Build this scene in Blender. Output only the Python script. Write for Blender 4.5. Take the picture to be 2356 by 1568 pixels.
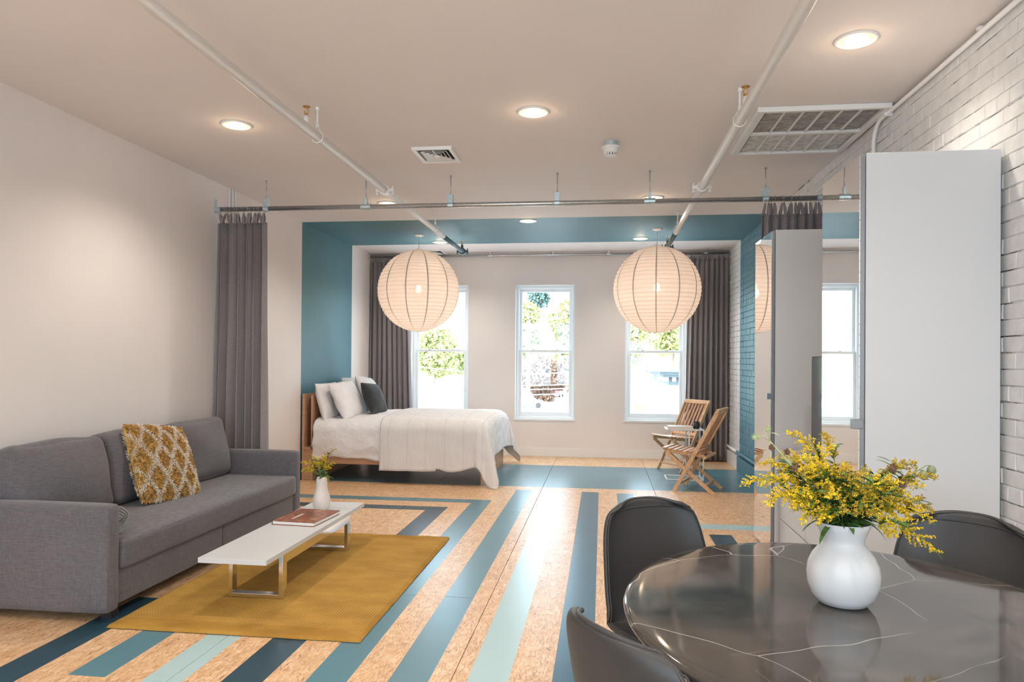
import bpy, math, random
from math import sin, cos, pi, radians, hypot, sqrt, exp
from mathutils import Vector, Matrix, noise

random.seed(7)
SC = bpy.context.scene
COL = SC.collection
for o in list(bpy.data.objects):
    bpy.data.objects.remove(o)

# ------------------------------------------------------------------ camera
FPX, YAW, PITCH, ROLL, CX, CY, CAMH = 1645.0, -.1257, .0053, -.0071, 1178.0, 821.4, 1.40
_f = Vector((sin(YAW)*cos(PITCH), cos(YAW)*cos(PITCH), sin(PITCH)))
_r = Vector((cos(YAW), -sin(YAW), 0))
_d = -_r.cross(_f)
RGT = cos(ROLL)*_r + sin(ROLL)*_d
DWN = -sin(ROLL)*_r + cos(ROLL)*_d
cam = bpy.data.cameras.new('camera')
cam.sensor_width = 36
cam.lens = FPX/2356*36
cam.shift_y = (CY-784)/2356
cam.clip_end = 500
cam.clip_start = .05
camo = bpy.data.objects.new('camera', cam)
COL.objects.link(camo)
up, bk = -DWN, -_f
camo.matrix_world = Matrix(((RGT.x, up.x, bk.x, 0), (RGT.y, up.y, bk.y, 0), (RGT.z, up.z, bk.z, CAMH), (0, 0, 0, 1)))
SC.camera = camo

def project(p):
    v = Vector(p)-Vector((0, 0, CAMH))
    z = v.dot(_f)
    return CX+FPX*v.dot(RGT)/z, CY+FPX*v.dot(DWN)/z, z

# ------------------------------------------------------------------ world, lights, exposure
SC.view_settings.view_transform = 'Standard'
SC.view_settings.look = 'None'
SC.view_settings.exposure = 0.70
SC.view_settings.gamma = 1.0
SC.view_settings.use_curve_mapping = False

w = bpy.data.worlds.new('sky')
SC.world = w
w.use_nodes = True
bgn = w.node_tree.nodes['Background']
bgn.inputs[0].default_value = (.64, .84, 1.0, 1)
bgn.inputs[1].default_value = 5.2

def light(kind, name, loc, energy, color, rot=(0, 0, 0), **k):
    l = bpy.data.lights.new(name, kind)
    l.energy = energy
    l.color = color
    for a, v in k.items():
        setattr(l, a, v)
    o = bpy.data.objects.new(name, l)
    o.location = loc
    o.rotation_euler = rot
    COL.objects.link(o)
    return o

sun = light('SUN', 'sun', (0, 0, 30), 6.0, (1, .95, .85), (radians(50), 0, radians(-25)), angle=.01)
# portals guide the sky light in through the real window openings (they emit nothing themselves)
for x, y, z, sx, sz, rx in ((-2.45, -3.19, 1.65, 1.5, 2.3, 90), (-.85, -3.19, 1.65, 1.5, 2.3, 90), (.75, -3.19, 1.65, 1.5, 2.3, 90),
                            (-2.43, 10.70, 1.54, .88, 1.98, -90), (-.845, 10.70, 1.54, .88, 1.98, -90), (.7625, 10.70, 1.54, .88, 1.98, -90)):
    o = light('AREA', 'window_portal', (x, y, z), 1, (1, 1, 1), (radians(rx), 0, 0), shape='RECTANGLE', size=sx, size_y=sz)
    o.data.cycles.is_portal = True
WARM = (1.0, .915, .81)

# ------------------------------------------------------------------ materials
def srgb(r, g, b):
    def f(c):
        c /= 255.
        return c/12.92 if c < .04045 else ((c+.055)/1.055)**2.4
    return (f(r), f(g), f(b), 1)

class NT:
    def __init__(s, name):
        s.m = bpy.data.materials.new(name)
        s.m.use_nodes = True
        s.t = s.m.node_tree
        s.n = s.t.nodes
        s.b = s.n['Principled BSDF']
        s.out = s.n['Material Output']
    def node(s, typ, **k):
        nd = s.n.new(typ)
        for a, v in k.items():
            setattr(nd, a, v)
        return nd
    def link(s, a, b):
        s.t.links.new(a, b)
    def val(s, sock, v):
        if hasattr(v, 'links') or hasattr(v, 'is_output'):
            s.link(v, sock)
        else:
            sock.default_value = v
    def math(s, op, a, b=0.0):
        nd = s.node('ShaderNodeMath', operation=op)
        s.val(nd.inputs[0], a)
        s.val(nd.inputs[1], b)
        return nd.outputs[0]
    def mix(s, f, a, b):
        nd = s.node('ShaderNodeMix', data_type='RGBA')
        s.val(nd.inputs[0], f)
        s.val(nd.inputs[6], a)
        s.val(nd.inputs[7], b)
        return nd.outputs[2]
    def coords(s, scale=(1, 1, 1), kind='pos', rot=(0, 0, 0)):
        if kind == 'pos':
            src = s.node('ShaderNodeNewGeometry').outputs['Position']
        else:
            src = s.node('ShaderNodeTexCoord').outputs['Object']
        mp = s.node('ShaderNodeMapping')
        mp.inputs['Scale'].default_value = scale
        mp.inputs['Rotation'].default_value = rot
        s.link(src, mp.inputs['Vector'])
        return mp.outputs[0]
    def noise(s, vec, scale, detail=3, rough=.5, dist=0.):
        nd = s.node('ShaderNodeTexNoise')
        s.link(vec, nd.inputs['Vector'])
        nd.inputs['Scale'].default_value = scale
        nd.inputs['Detail'].default_value = detail
        nd.inputs['Roughness'].default_value = rough
        nd.inputs['Distortion'].default_value = dist
        return nd.outputs['Fac']
    def ramp(s, fac, stops):
        nd = s.node('ShaderNodeValToRGB')
        s.link(fac, nd.inputs[0])
        e = nd.color_ramp.elements
        e[0].position, e[0].color = stops[0]
        e[1].position, e[1].color = stops[-1]
        for p, c in stops[1:-1]:
            x = e.new(p)
            x.color = c
        return nd.outputs[0]
    def bump(s, h, strength=.3, dist=.005):
        nd = s.node('ShaderNodeBump')
        nd.inputs['Strength'].default_value = strength
        nd.inputs['Distance'].default_value = dist
        s.link(h, nd.inputs['Height'])
        s.link(nd.outputs[0], s.b.inputs['Normal'])
    def set(s, **k):
        for a, v in k.items():
            s.val(s.b.inputs[a.replace('_', ' ')], v)
        return s

def plain(name, col, rough=.5, metal=0., nscale=0, namp=.06, bump=0, bscale=200, kind='pos', **k):
    t = NT(name)
    if nscale:
        f = t.noise(t.coords(kind=kind), nscale, 4)
        c2 = tuple(max(0, x*(1-namp*2)) for x in col[:3])+(1,)
        c3 = tuple(x*(1+namp) for x in col[:3])+(1,)
        t.link(t.ramp(f, [(.3, c2), (.7, c3)]), t.b.inputs['Base Color'])
    else:
        t.b.inputs['Base Color'].default_value = col
    t.b.inputs['Roughness'].default_value = rough
    t.b.inputs['Metallic'].default_value = metal
    if bump:
        t.bump(t.noise(t.coords(kind=kind), bscale, 3), bump, .002)
    t.set(**k)
    return t.m

G = lambda v: (v, v, v, 1)
M = {}
M['wall'] = plain('wall_paint', (.80, .74, .712, 1), .75, nscale=1.5, namp=.015, bump=.08, bscale=90)
M['ceil'] = plain('ceiling_paint', (.80, .735, .705, 1), .8, nscale=1.2, namp=.015, bump=.06, bscale=90)
M['teal'] = plain('teal_wall_paint', (.086, .205, .248, 1), .55, nscale=1.5, namp=.03, bump=.08, bscale=90)
M['brickw'] = plain('white_painted_brick', (.74, .73, .72, 1), .5, nscale=14, namp=.05, bump=.7, bscale=70)
_t = NT('white_painted_mortar')
_t.link(_t.ramp(_t.noise(_t.coords((1, .35, 1)), 17, 4, .65), [(.40, (.10, .085, .075, 1)), (.47, (.55, .54, .53, 1)), (.6, (.74, .73, .72, 1))]), _t.b.inputs['Base Color'])
_t.set(Roughness=.7)
_t.bump(_t.noise(_t.coords(), 60, 3), .8, .004)
M['mortar'] = _t.m
M['brickt'] = plain('teal_painted_brick', (.10, .235, .29, 1), .45, nscale=14, namp=.08, bump=.7, bscale=70)
M['mortart'] = plain('teal_painted_mortar', (.06, .14, .17, 1), .6)
M['white'] = plain('white_gloss_paint', (.80, .79, .77, 1), .35)
M['vinyl'] = plain('white_window_vinyl', (.82, .84, .85, 1), .35)
M['panelw'] = plain('white_laminate', (.62, .622, .628, 1), .38)
M['dark_gap'] = plain('dark_void', (.02, .02, .02, 1), .8)
M['steel'] = plain('galvanised_steel', (.55, .56, .57, 1), .28, 1., nscale=60, namp=.1)
M['zinc'] = plain('zinc_plated_strut', (.55, .66, .70, 1), .35, .6, nscale=80, namp=.1)
M['chrome'] = plain('chrome', (.8, .8, .8, 1), .12, 1.)
M['alu'] = plain('brushed_grey_aluminium', (.30, .31, .33, 1), .35, .8)
M['brass'] = plain('brass', (.62, .38, .14, 1), .3, 1.)
M['pipew'] = plain('white_painted_pipe', (.88, .85, .83, 1), .35)
M['pipet'] = plain('teal_painted_pipe', (.08, .15, .17, 1), .4)
M['black'] = plain('black_plastic', (.02, .02, .022, 1), .4)
M['screen'] = plain('dark_screen_glass', (.035, .033, .032, 1), .25)
M['ceramic'] = plain('white_matte_ceramic', (.58, .58, .588, 1), .42)
M['ceramic2'] = plain('off_white_ceramic', (.74, .67, .62, 1), .45)
M['mirror'] = plain('mirror_glass', (.86, .86, .85, 1), .0, 1.)

def mk_glass():
    t = NT('window_glass')
    tr = t.node('ShaderNodeBsdfTransparent')
    gl = t.node('ShaderNodeBsdfGlossy')
    gl.inputs['Roughness'].default_value = .02
    mx = t.node('ShaderNodeMixShader')
    mx.inputs[0].default_value = .05
    t.link(tr.outputs[0], mx.inputs[1])
    t.link(gl.outputs[0], mx.inputs[2])
    t.link(mx.outputs[0], t.out.inputs[0])
    return t.m
M['glass'] = mk_glass()

def mk_fabric(name, c1, c2, s=420, rough=.9, bump=.5, sheen=.2):
    t = NT(name)
    a = t.noise(t.coords((1, 1, .06), 'obj'), s, 2)
    b = t.noise(t.coords((.06, .06, 1), 'obj'), s, 2)
    ab = t.math('ADD', a, b)
    h = t.math('MULTIPLY', ab, .5)
    big = t.noise(t.coords((1, 1, 1), 'obj'), 3, 3)
    h2 = t.math('ADD', t.math('MULTIPLY', h, .85), t.math('MULTIPLY', big, .15))
    t.link(t.ramp(h2, [(.38, c1), (.62, c2)]), t.b.inputs['Base Color'])
    t.set(Roughness=rough, Sheen_Weight=sheen)
    t.bump(h, bump, .002)
    return t.m
M['sofa'] = mk_fabric('grey_linen_upholstery', (.085, .078, .086, 1), (.155, .144, .156, 1), 420)
M['curtain'] = mk_fabric('grey_brown_curtain_cloth', (.21, .180, .184, 1), (.32, .28, .284, 1), 600)
def mk_cotton():
    t = NT('white_cotton')
    v = t.coords((1, 1, 1), 'obj')
    n = t.noise(v, 7, 5, .55, .8)
    t.link(t.ramp(n, [(.3, (.78, .75, .745, 1)), (.7, (.83, .80, .795, 1))]), t.b.inputs['Base Color'])
    t.set(Roughness=.9)
    t.bump(t.math('ADD', n, t.math('MULTIPLY', t.noise(v, 22, 3, .5, 1.), .3)), .55, .03)
    return t.m
M['bedding'] = mk_cotton()
M['towel'] = mk_fabric('grey_knit', (.14, .15, .16, 1), (.30, .31, .33, 1), 200)
M['blackcloth'] = mk_fabric('black_woven_cloth', (.012, .012, .014, 1), (.035, .035, .038, 1), 160, bump=1.)

def mk_coverlet():
    t = NT('white_ribbed_coverlet')
    v = t.coords((1, 1, 1), 'obj')
    wv = t.node('ShaderNodeTexWave', wave_type='BANDS', bands_direction='X')
    wv.inputs['Scale'].default_value = 26
    wv.inputs['Distortion'].default_value = 1.2
    wv.inputs['Detail Scale'].default_value = 3
    t.link(v, wv.inputs['Vector'])
    sep = t.node('ShaderNodeSeparateXYZ')
    t.link(v, sep.inputs[0])
    wob = t.math('ADD', sep.outputs[0], t.math('MULTIPLY', t.noise(v, 3, 2), .03))
    fr = t.math('FRACT', t.math('DIVIDE', wob, .215))
    seam = t.math('LESS_THAN', fr, .045)
    base = t.ramp(wv.outputs[1], [(0, (.72, .68, .665, 1)), (1, (.80, .762, .745, 1))])
    t.link(t.mix(t.math('MULTIPLY', seam, .35), base, (.52, .48, .46, 1)), t.b.inputs['Base Color'])
    t.set(Roughness=.9)
    crease = t.noise(t.coords((1, 1, .35), 'obj'), 9, 3, .5, .6)
    t.bump(t.math('ADD', t.math('ADD', t.math('MULTIPLY', wv.outputs[1], .15), crease), t.math('MULTIPLY', seam, -.25)), .6, .022)
    return t.m
M['coverlet'] = mk_coverlet()

def mk_wood(name, c1, c2, sc=(1, 1, 1), scale=9, rough=.45):
    t = NT(name)
    v = t.coords(sc, 'obj')
    n = t.noise(v, scale, 5, .6, 1.2)
    t.link(t.ramp(n, [(.3, c1), (.7, c2)]), t.b.inputs['Base Color'])
    t.set(Roughness=rough)
    t.bump(n, .1, .002)
    return t.m
M['oakh'] = mk_wood('oak_veneer', srgb(182, 140, 108), srgb(206, 166, 134), (1, 1, 14), 4)
M['oakx'] = mk_wood('oak_veneer_rail', srgb(178, 134, 102), srgb(202, 160, 126), (1, 14, 14), 4)
M['teak'] = mk_wood('teak', srgb(194, 150, 112), srgb(230, 192, 150), (8, 8, 2), 6)
M['teakd'] = mk_wood('teak_slat', srgb(158, 110, 76), srgb(206, 158, 116), (10, 10, 2), 6)

def mk_marble():
    t = NT('black_veined_marble')
    v = t.coords()
    n = t.noise(v, 5, 6, .6, .8)
    base = t.ramp(n, [(.3, (.030, .026, .023, 1)), (.75, (.10, .086, .074, 1))])
    wp = t.node('ShaderNodeVectorMath', operation='ADD')
    nn = t.node('ShaderNodeTexNoise')
    nn.inputs['Scale'].default_value = 2.2
    t.link(v, nn.inputs['Vector'])
    sc = t.node('ShaderNodeVectorMath', operation='SCALE')
    sc.inputs['Scale'].default_value = .22
    t.link(nn.outputs['Color'], sc.inputs[0])
    t.link(v, wp.inputs[0])
    t.link(sc.outputs[0], wp.inputs[1])
    vo = t.node('ShaderNodeTexVoronoi', feature='DISTANCE_TO_EDGE')
    vo.inputs['Scale'].default_value = 1.7
    t.link(wp.outputs[0], vo.inputs['Vector'])
    vein = t.ramp(vo.outputs[0], [(0, G(1)), (.0035, G(0))])
    gate = t.ramp(t.noise(v, 2.6, 2), [(.40, G(0)), (.55, G(1))])
    col = t.mix(t.math('MULTIPLY', vein, gate), base, (.42, .40, .37, 1))
    vo2 = t.node('ShaderNodeTexVoronoi', feature='DISTANCE_TO_EDGE')
    vo2.inputs['Scale'].default_value = 5
    t.link(wp.outputs[0], vo2.inputs['Vector'])
    v2 = t.ramp(vo2.outputs[0], [(0, G(.22)), (.012, G(0))])
    gate2 = t.ramp(t.noise(v, 4.4, 3), [(.5, G(0)), (.65, G(1))])
    col = t.mix(t.math('MULTIPLY', v2, gate2), col, (.3, .27, .24, 1))
    t.link(col, t.b.inputs['Base Color'])
    t.set(Roughness=.07, IOR=1.8)
    return t.m
M['marble'] = mk_marble()
M['leather'] = plain('black_leather', (.030, .029, .030, 1), .42, bump=.25, bscale=450, kind='obj')

def mk_floor():
    t = NT('painted_strand_board')
    pos = t.node('ShaderNodeNewGeometry').outputs['Position']
    sep = t.node('ShaderNodeSeparateXYZ')
    t.link(pos, sep.inputs[0])
    X, Y = sep.outputs[0], sep.outputs[1]
    def rect(x0, x1, y0, y1):
        a = t.math('GREATER_THAN', X, x0)
        b = t.math('LESS_THAN', X, x1)
        c = t.math('GREATER_THAN', Y, y0)
        d = t.math('LESS_THAN', Y, y1)
        return t.math('MULTIPLY', t.math('MULTIPLY', a, b), t.math('MULTIPLY', c, d))
    def union(L):
        r = rect(*L[0])
        for q in L[1:]:
            r = t.math('MAXIMUM', r, rect(*q))
        return r
    # strand board: three chip directions layered
    base = t.ramp(t.noise(t.coords((1, 1, 1)), 9, 5, .7, .5), [(.25, srgb(200, 156, 112)), (.5, srgb(218, 176, 132)), (.78, srgb(236, 203, 162))])
    col = base
    for ang, sc, off in ((.3, 62, .58), (1.4, 55, .60), (-.7, 70, .605)):
        v = t.coords((1, .22, 1), rot=(0, 0, ang))
        n = t.noise(v, sc, 2, .5, 1.6)
        chip = t.ramp(n, [(off, G(0)), (off+.03, G(1))])
        col = t.mix(t.math('MULTIPLY', chip, .42), col, srgb(160, 108, 74))
        n2 = t.noise(t.coords((1, .3, 1), rot=(0, 0, ang+.8)), sc*.8, 2, .5, 1.)
        chip2 = t.ramp(n2, [(.60, G(0)), (.64, G(1))])
        col = t.mix(t.math('MULTIPLY', chip2, .4), col, srgb(247, 220, 188))
    n = t.noise(t.coords((1, .4, 1), rot=(0, 0, .9)), 24, 3, .6, 2.)
    fleck = t.ramp(n, [(.66, G(0)), (.69, G(1))])
    col = t.mix(t.math('MULTIPLY', fleck, .7), col, srgb(112, 70, 52))
    teal = [(-9, 9, 7.95, 9.63), (-2.34, -2.16, 2.90, 3.9), (-1.275, -1.095, -9, 7.12), (-9, -1.15, 6.95, 7.12), (-.92, -.745, -9, 7.74), (.16, .34, -9, 7.70)]
    dark = [(-2.695, -2.515, -9, 3.9), (-1.635, -1.455, -9, 6.72), (-9, -1.5, 6.545, 6.72), (.87, 1.05, -9, 5.99)]
    mid = [(-.21, -.03, -9, 7.73)]
    lit = [(-1.98, -1.80, -9, 3.9), (-.58, -.40, -9, 7.66), (.52, .70, -9, 6.37), (.52, 9, 6.18, 6.37)]
    um, pm = union(teal), t.noise(t.coords(), 3, 3)
    def pc(c):
        return t.mix(pm, tuple(x*.95 for x in c[:3])+(1,), tuple(x*1.05 for x in c[:3])+(1,))
    col = t.mix(um, col, pc(srgb(92, 132, 145)))
    ud = union(dark)
    col = t.mix(ud, col, pc(srgb(45, 74, 88)))
    ul = union(lit)
    col = t.mix(ul, col, pc(srgb(172, 198, 200)))
    ui = union(mid)
    col = t.mix(ui, col, pc(srgb(64, 104, 124)))
    t.link(col, t.b.inputs['Base Color'])
    painted = t.math('MINIMUM', t.math('ADD', t.math('ADD', um, ud), t.math('ADD', ul, ui)), 1.)
    rr = t.math('SUBTRACT', .33, t.math('MULTIPLY', painted, .06))
    rn = t.math('MULTIPLY', t.noise(t.coords(), 5, 2), .05)
    t.link(t.math('ADD', rr, t.math('MULTIPLY', t.math('SUBTRACT', rn, .02), t.math('SUBTRACT', 1.0, painted))), t.b.inputs['Roughness'])
    t.set(IOR=1.40)
    h = t.math('ADD', t.noise(t.coords((1, .3, 1), rot=(0, 0, .5)), 45, 3, .6, 1.), t.noise(t.coords(), 8, 2))
    t.bump(t.math('MULTIPLY', h, t.math('SUBTRACT', 1.0, painted)), .08, .003)
    return t.m
M['floor'] = mk_floor()

def mk_rug():
    t = NT('mustard_rug_pile')
    v = t.coords((1, 1, 1), 'obj')
    sep = t.node('ShaderNodeSeparateXYZ')
    t.link(v, sep.inputs[0])
    a = t.math('SINE', t.math('MULTIPLY', sep.outputs[0], 2*pi/.0165))
    b = t.math('SINE', t.math('MULTIPLY', sep.outputs[1], 2*pi/.0235))
    dots = t.math('MULTIPLY', t.math('GREATER_THAN', a, -.1), t.math('GREATER_THAN', b, -.2))
    inside = t.math('MULTIPLY', t.math('LESS_THAN', t.math('ABSOLUTE', sep.outputs[1]), .93), t.math('LESS_THAN', t.math('ABSOLUTE', sep.outputs[0]), .66))
    n = t.noise(v, 300, 2)
    big = t.noise(t.coords((1, 1.6, 1), 'obj'), 4, 3)
    col = t.ramp(t.math('ADD', t.math('MULTIPLY', n, .5), t.math('MULTIPLY', big, .5)), [(.35, srgb(148, 107, 44)), (.65, srgb(188, 145, 68))])
    col = t.mix(t.math('MULTIPLY', t.math('MULTIPLY', dots, inside), .38), col, srgb(218, 182, 106))
    t.link(col, t.b.inputs['Base Color'])
    t.set(Roughness=.95, Specular_IOR_Level=.15)
    t.bump(t.math('ADD', t.math('MULTIPLY', dots, inside), n), .7, .004)
    return t.m
M['rug'] = mk_rug()
M['rugedge'] = plain('rug_backing', (.10, .07, .04, 1), .9)

def mk_paper():
    t = NT('rice_paper')
    v = t.coords((1, 1, 1), 'obj')
    n = t.noise(v, 30, 3)
    col = t.ramp(n, [(.3, (.74, .67, .62, 1)), (.7, (.80, .73, .68, 1))])
    df = t.node('ShaderNodeBsdfDiffuse')
    tl = t.node('ShaderNodeBsdfTranslucent')
    tp = t.node('ShaderNodeBsdfTransparent')
    t.link(col, df.inputs[0])
    tl.inputs[0].default_value = (.95, .86, .78, 1)
    m1 = t.node('ShaderNodeMixShader')
    m1.inputs[0].default_value = .45
    t.link(df.outputs[0], m1.inputs[1])
    t.link(tl.outputs[0], m1.inputs[2])
    m2 = t.node('ShaderNodeMixShader')
    m2.inputs[0].default_value = .03
    t.link(m1.outputs[0], m2.inputs[1])
    t.link(tp.outputs[0], m2.inputs[2])
    t.link(m2.outputs[0], t.out.inputs[0])
    return t.m
M['paper'] = mk_paper()
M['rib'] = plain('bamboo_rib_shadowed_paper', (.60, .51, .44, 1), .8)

def emis(name, c, s):
    t = NT(name)
    t.set(Base_Color=(0, 0, 0, 1), Emission_Color=c, Emission_Strength=s)
    return t.m
M['lamp'] = emis('lit_lamp_lens', (1, .82, .55, 1), 6.0)
M['lampring'] = emis('reflector_painted_glow', (1, .66, .30, 1), 1.3)  # emission stands in for warm lamp light falling on the reflector
M['bulb'] = emis('lit_bulb', (1, .72, .42, 1), 22.0)
M['filter1'] = plain('grey_air_filter', (.36, .345, .33, 1), .9, nscale=25, namp=.2, bump=.5, bscale=60)
M['filter2'] = plain('pale_air_filter', (.62, .63, .62, 1), .9, nscale=25, namp=.15, bump=.5, bscale=60)
M['yellow'] = plain('goldenrod_yellow', (.86, .58, .015, 1), .7, nscale=60, namp=.25)
M['yellow2'] = plain('goldenrod_ochre', (.50, .33, .03, 1), .8, nscale=60, namp=.25)
M['leaf'] = plain('leaf_green', (.085, .185, .035, 1), .5, nscale=40, namp=.3)
M['stemg'] = plain('stem_green', (.16, .24, .06, 1), .6)
M['thistle'] = plain('thistle_pale_green', (.38, .45, .22, 1), .8)
M['thistled'] = plain('dried_seed_head', (.16, .09, .05, 1), .9)
M['pod'] = plain('striped_pod', (.20, .22, .12, 1), .6)
M['tuft1'] = plain('mustard_shag', (.70, .42, .13, 1), .95, nscale=45, namp=.35)
M['tuft2'] = plain('cream_shag', (.86, .76, .64, 1), .95, nscale=60, namp=.08)

def mk_cover():
    t = NT('book_cover_print')
    v = t.coords((1, 1, 1), 'obj')
    n = t.noise(v, 14, 4, .65, 2.5)
    t.link(t.ramp(n, [(.25, srgb(24, 20, 18)), (.36, srgb(90, 35, 25)), (.43, srgb(70, 78, 34)), (.49, srgb(190, 60, 44)), (.55, srgb(60, 40, 26)), (.61, srgb(176, 140, 70)), (.72, srgb(226, 196, 150))]), t.b.inputs['Base Color'])
    t.set(Roughness=.3)
    return t.m
M['cover'] = mk_cover()
M['pages'] = plain('book_pages', (.82, .80, .74, 1), .8)
M['spine'] = plain('dark_blue_book_cloth', (.03, .035, .07, 1), .5)

# ------------------------------------------------------------------ mesh helpers
class MB:
    def __init__(s):
        s.v, s.f, s.mi = [], [], []
    def add(s, vs, fs, mi=0):
        n = len(s.v)
        s.v += [tuple(p) for p in vs]
        s.f += [tuple(i+n for i in f) for f in fs]
        s.mi += [mi]*len(fs)
        return s
    def box(s, x0, x1, y0, y1, z0, z1, mi=0):
        return s.add([(x0, y0, z0), (x1, y0, z0), (x1, y1, z0), (x0, y1, z0), (x0, y0, z1), (x1, y0, z1), (x1, y1, z1), (x0, y1, z1)],
                     [(0, 3, 2, 1), (4, 5, 6, 7), (0, 1, 5, 4), (1, 2, 6, 5), (2, 3, 7, 6), (3, 0, 4, 7)], mi)
    def bar(s, a, b, wd, ht, upv=(0, 0, 1), mi=0):
        a, b, u = Vector(a), Vector(b), Vector(upv)
        d = (b-a).normalized()
        r = d.cross(u).normalized()
        u = r.cross(d).normalized()
        vs = []
        for p in (a, b):
            for q, t in ((-1, -1), (1, -1), (1, 1), (-1, 1)):
                vs.append(p+r*q*wd/2+u*t*ht/2)
        return s.add(vs, [(0, 1, 2, 3), (7, 6, 5, 4), (0, 4, 5, 1), (1, 5, 6, 2), (2, 6, 7, 3), (3, 7, 4, 0)], mi)
    def tube(s, pts, r, n=10, mi=0, cap=True, radii=None):
        pts = [Vector(p) for p in pts]
        L = len(pts)
        base = len(s.v)
        prev = None
        for i, p in enumerate(pts):
            d = (pts[min(i+1, L-1)]-pts[max(i-1, 0)])
            d = d.normalized() if d.length > 1e-9 else Vector((0, 0, 1))
            if prev is None:
                a = Vector((0, 0, 1)) if abs(d.z) < .9 else Vector((1, 0, 0))
                u = d.cross(a).normalized()
            else:
                u = (prev-d*prev.dot(d)).normalized()
            prev = u
            v = d.cross(u)
            rr = radii[i] if radii else r
            for k in range(n):
                t = 2*pi*k/n
                s.v.append(tuple(p+(u*cos(t)+v*sin(t))*rr))
        for i in range(L-1):
            for k in range(n):
                a, b = base+i*n+k, base+i*n+(k+1) % n
                s.f.append((a, b, b+n, a+n))
                s.mi.append(mi)
        if cap:
            s.f.append(tuple(base+k for k in reversed(range(n))))
            s.f.append(tuple(base+(L-1)*n+k for k in range(n)))
            s.mi += [mi, mi]
        return s
    def lathe(s, prof, c=(0, 0, 0), n=48, mi=0):
        base = len(s.v)
        for r, z in prof:
            for k in range(n):
                t = 2*pi*k/n
                s.v.append((c[0]+r*cos(t), c[1]+r*sin(t), c[2]+z))
        for i in range(len(prof)-1):
            for k in range(n):
                a, b = base+i*n+k, base+i*n+(k+1) % n
                s.f.append((a, b, b+n, a+n))
                s.mi.append(mi)
        return s
    def grid(s, fn, nu, nv, mi=0, closed=False):
        base = len(s.v)
        for j in range(nv+1):
            for i in range(nu+1):
                s.v.append(tuple(fn(i/nu, j/nv)))
        for j in range(nv):
            for i in range(nu):
                a = base+j*(nu+1)+i
                s.f.append((a, a+1, a+nu+2, a+nu+1))
                s.mi.append(mi)
        return s
    def mesh(s, name, mats, smooth, off=(0, 0, 0)):
        me = bpy.data.meshes.new(name)
        vs = [(x-off[0], y-off[1], z-off[2]) for x, y, z in s.v] if any(off) else s.v
        me.from_pydata(vs, [], s.f)
        for m in mats:
            me.materials.append(m)
        if len(mats) > 1:
            me.polygons.foreach_set('material_index', s.mi)
        if smooth:
            me.polygons.foreach_set('use_smooth', [True]*len(s.f))
        me.update()
        return me
    def build(s, name, mats, parent=None, smooth=False, bevel=0, seg=2, local=False, solid=0, subd=0, label=None, kind=None, angle=None, loc=None):
        if not isinstance(mats, (list, tuple)):
            mats = [mats]
        off = (0, 0, 0)
        if parent is not None and not local:
            r = parent
            while r.parent:
                r = r.parent
            off = tuple(r.location)
        if loc is not None:
            off = tuple(loc)
        me = s.mesh(name, mats, smooth, off)
        o = bpy.data.objects.new(name, me)
        COL.objects.link(o)
        if parent is not None:
            o.parent = parent
        elif loc is not None:
            o.location = loc
        if solid:
            md = o.modifiers.new('solid', 'SOLIDIFY')
            md.thickness = solid
            md.offset = 0
        if bevel:
            md = o.modifiers.new('bevel', 'BEVEL')
            md.width = bevel
            md.segments = seg
            md.limit_method = 'ANGLE'
        if subd:
            md = o.modifiers.new('sub', 'SUBSURF')
            md.levels = md.render_levels = subd
        if label:
            o['label'] = label
        if kind:
            o['kind'] = kind
        return o

def tag(o, label, cat, group=None):
    o['label'] = label
    o['category'] = cat
    if group:
        o['group'] = group
    return o
def thing(name, label, cat, loc=(0, 0, 0), rz=0, group=None):
    o = bpy.data.objects.new(name, None)
    o.empty_display_size = .1
    COL.objects.link(o)
    o.location = loc
    o.rotation_euler = (0, 0, rz)
    return tag(o, label, cat, group)
def structure(o):
    o['kind'] = 'structure'
    return o
def copy_tree(o, parent=None):
    c = o.copy()
    COL.objects.link(c)
    c.parent = parent
    for ch in o.children:
        copy_tree(ch, c)
    return c

def softbox(mb, cx, cy, cz, dx, dy, dz, r=.03, n=10, bulge=(0, 0, 0), nz=0, seed=0, mi=0, rot=None):
    """rounded, slightly bulging cushion box; optional rotation matrix about centre"""
    hx, hy, hz = dx/2, dy/2, dz/2
    for ax in range(3):
        for sg in (-1, 1):
            def fn(u, v, ax=ax, sg=sg):
                p = [0, 0, 0]
                # denser sampling near the edges
                a = sin((u-.5)*pi)
                b = sin((v-.5)*pi)
                p[ax] = sg
                i, j = [(1, 2), (2, 0), (0, 1)][ax]
                p[i], p[j] = (a, b) if sg > 0 else (b, a)
                q = Vector((p[0]*hx, p[1]*hy, p[2]*hz))
                inner = Vector((max(-hx+r, min(hx-r, q.x)), max(-hy+r, min(hy-r, q.y)), max(-hz+r, min(hz-r, q.z))))
                dd = q-inner
                if dd.length > 1e-9:
                    q = inner+dd.normalized()*r
                bl = [(1-p[1]**2)*(1-p[2]**2), (1-p[0]**2)*(1-p[2]**2), (1-p[0]**2)*(1-p[1]**2)]
                q.x += (1 if p[0] > 0 else -1)*bulge[0]*bl[0]*abs(p[0])
                q.y += (1 if p[1] > 0 else -1)*bulge[1]*bl[1]*abs(p[1])
                q.z += (1 if p[2] > 0 else -1)*bulge[2]*bl[2]*abs(p[2])
                if nz:
                    q += noise.noise_vector(Vector((q.x*4+seed, q.y*4, q.z*4)))*nz
                if rot is not None:
                    q = rot @ q
                return (cx+q.x, cy+q.y, cz+q.z)
            mb.grid(fn, n, n, mi)
    return mb

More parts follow.
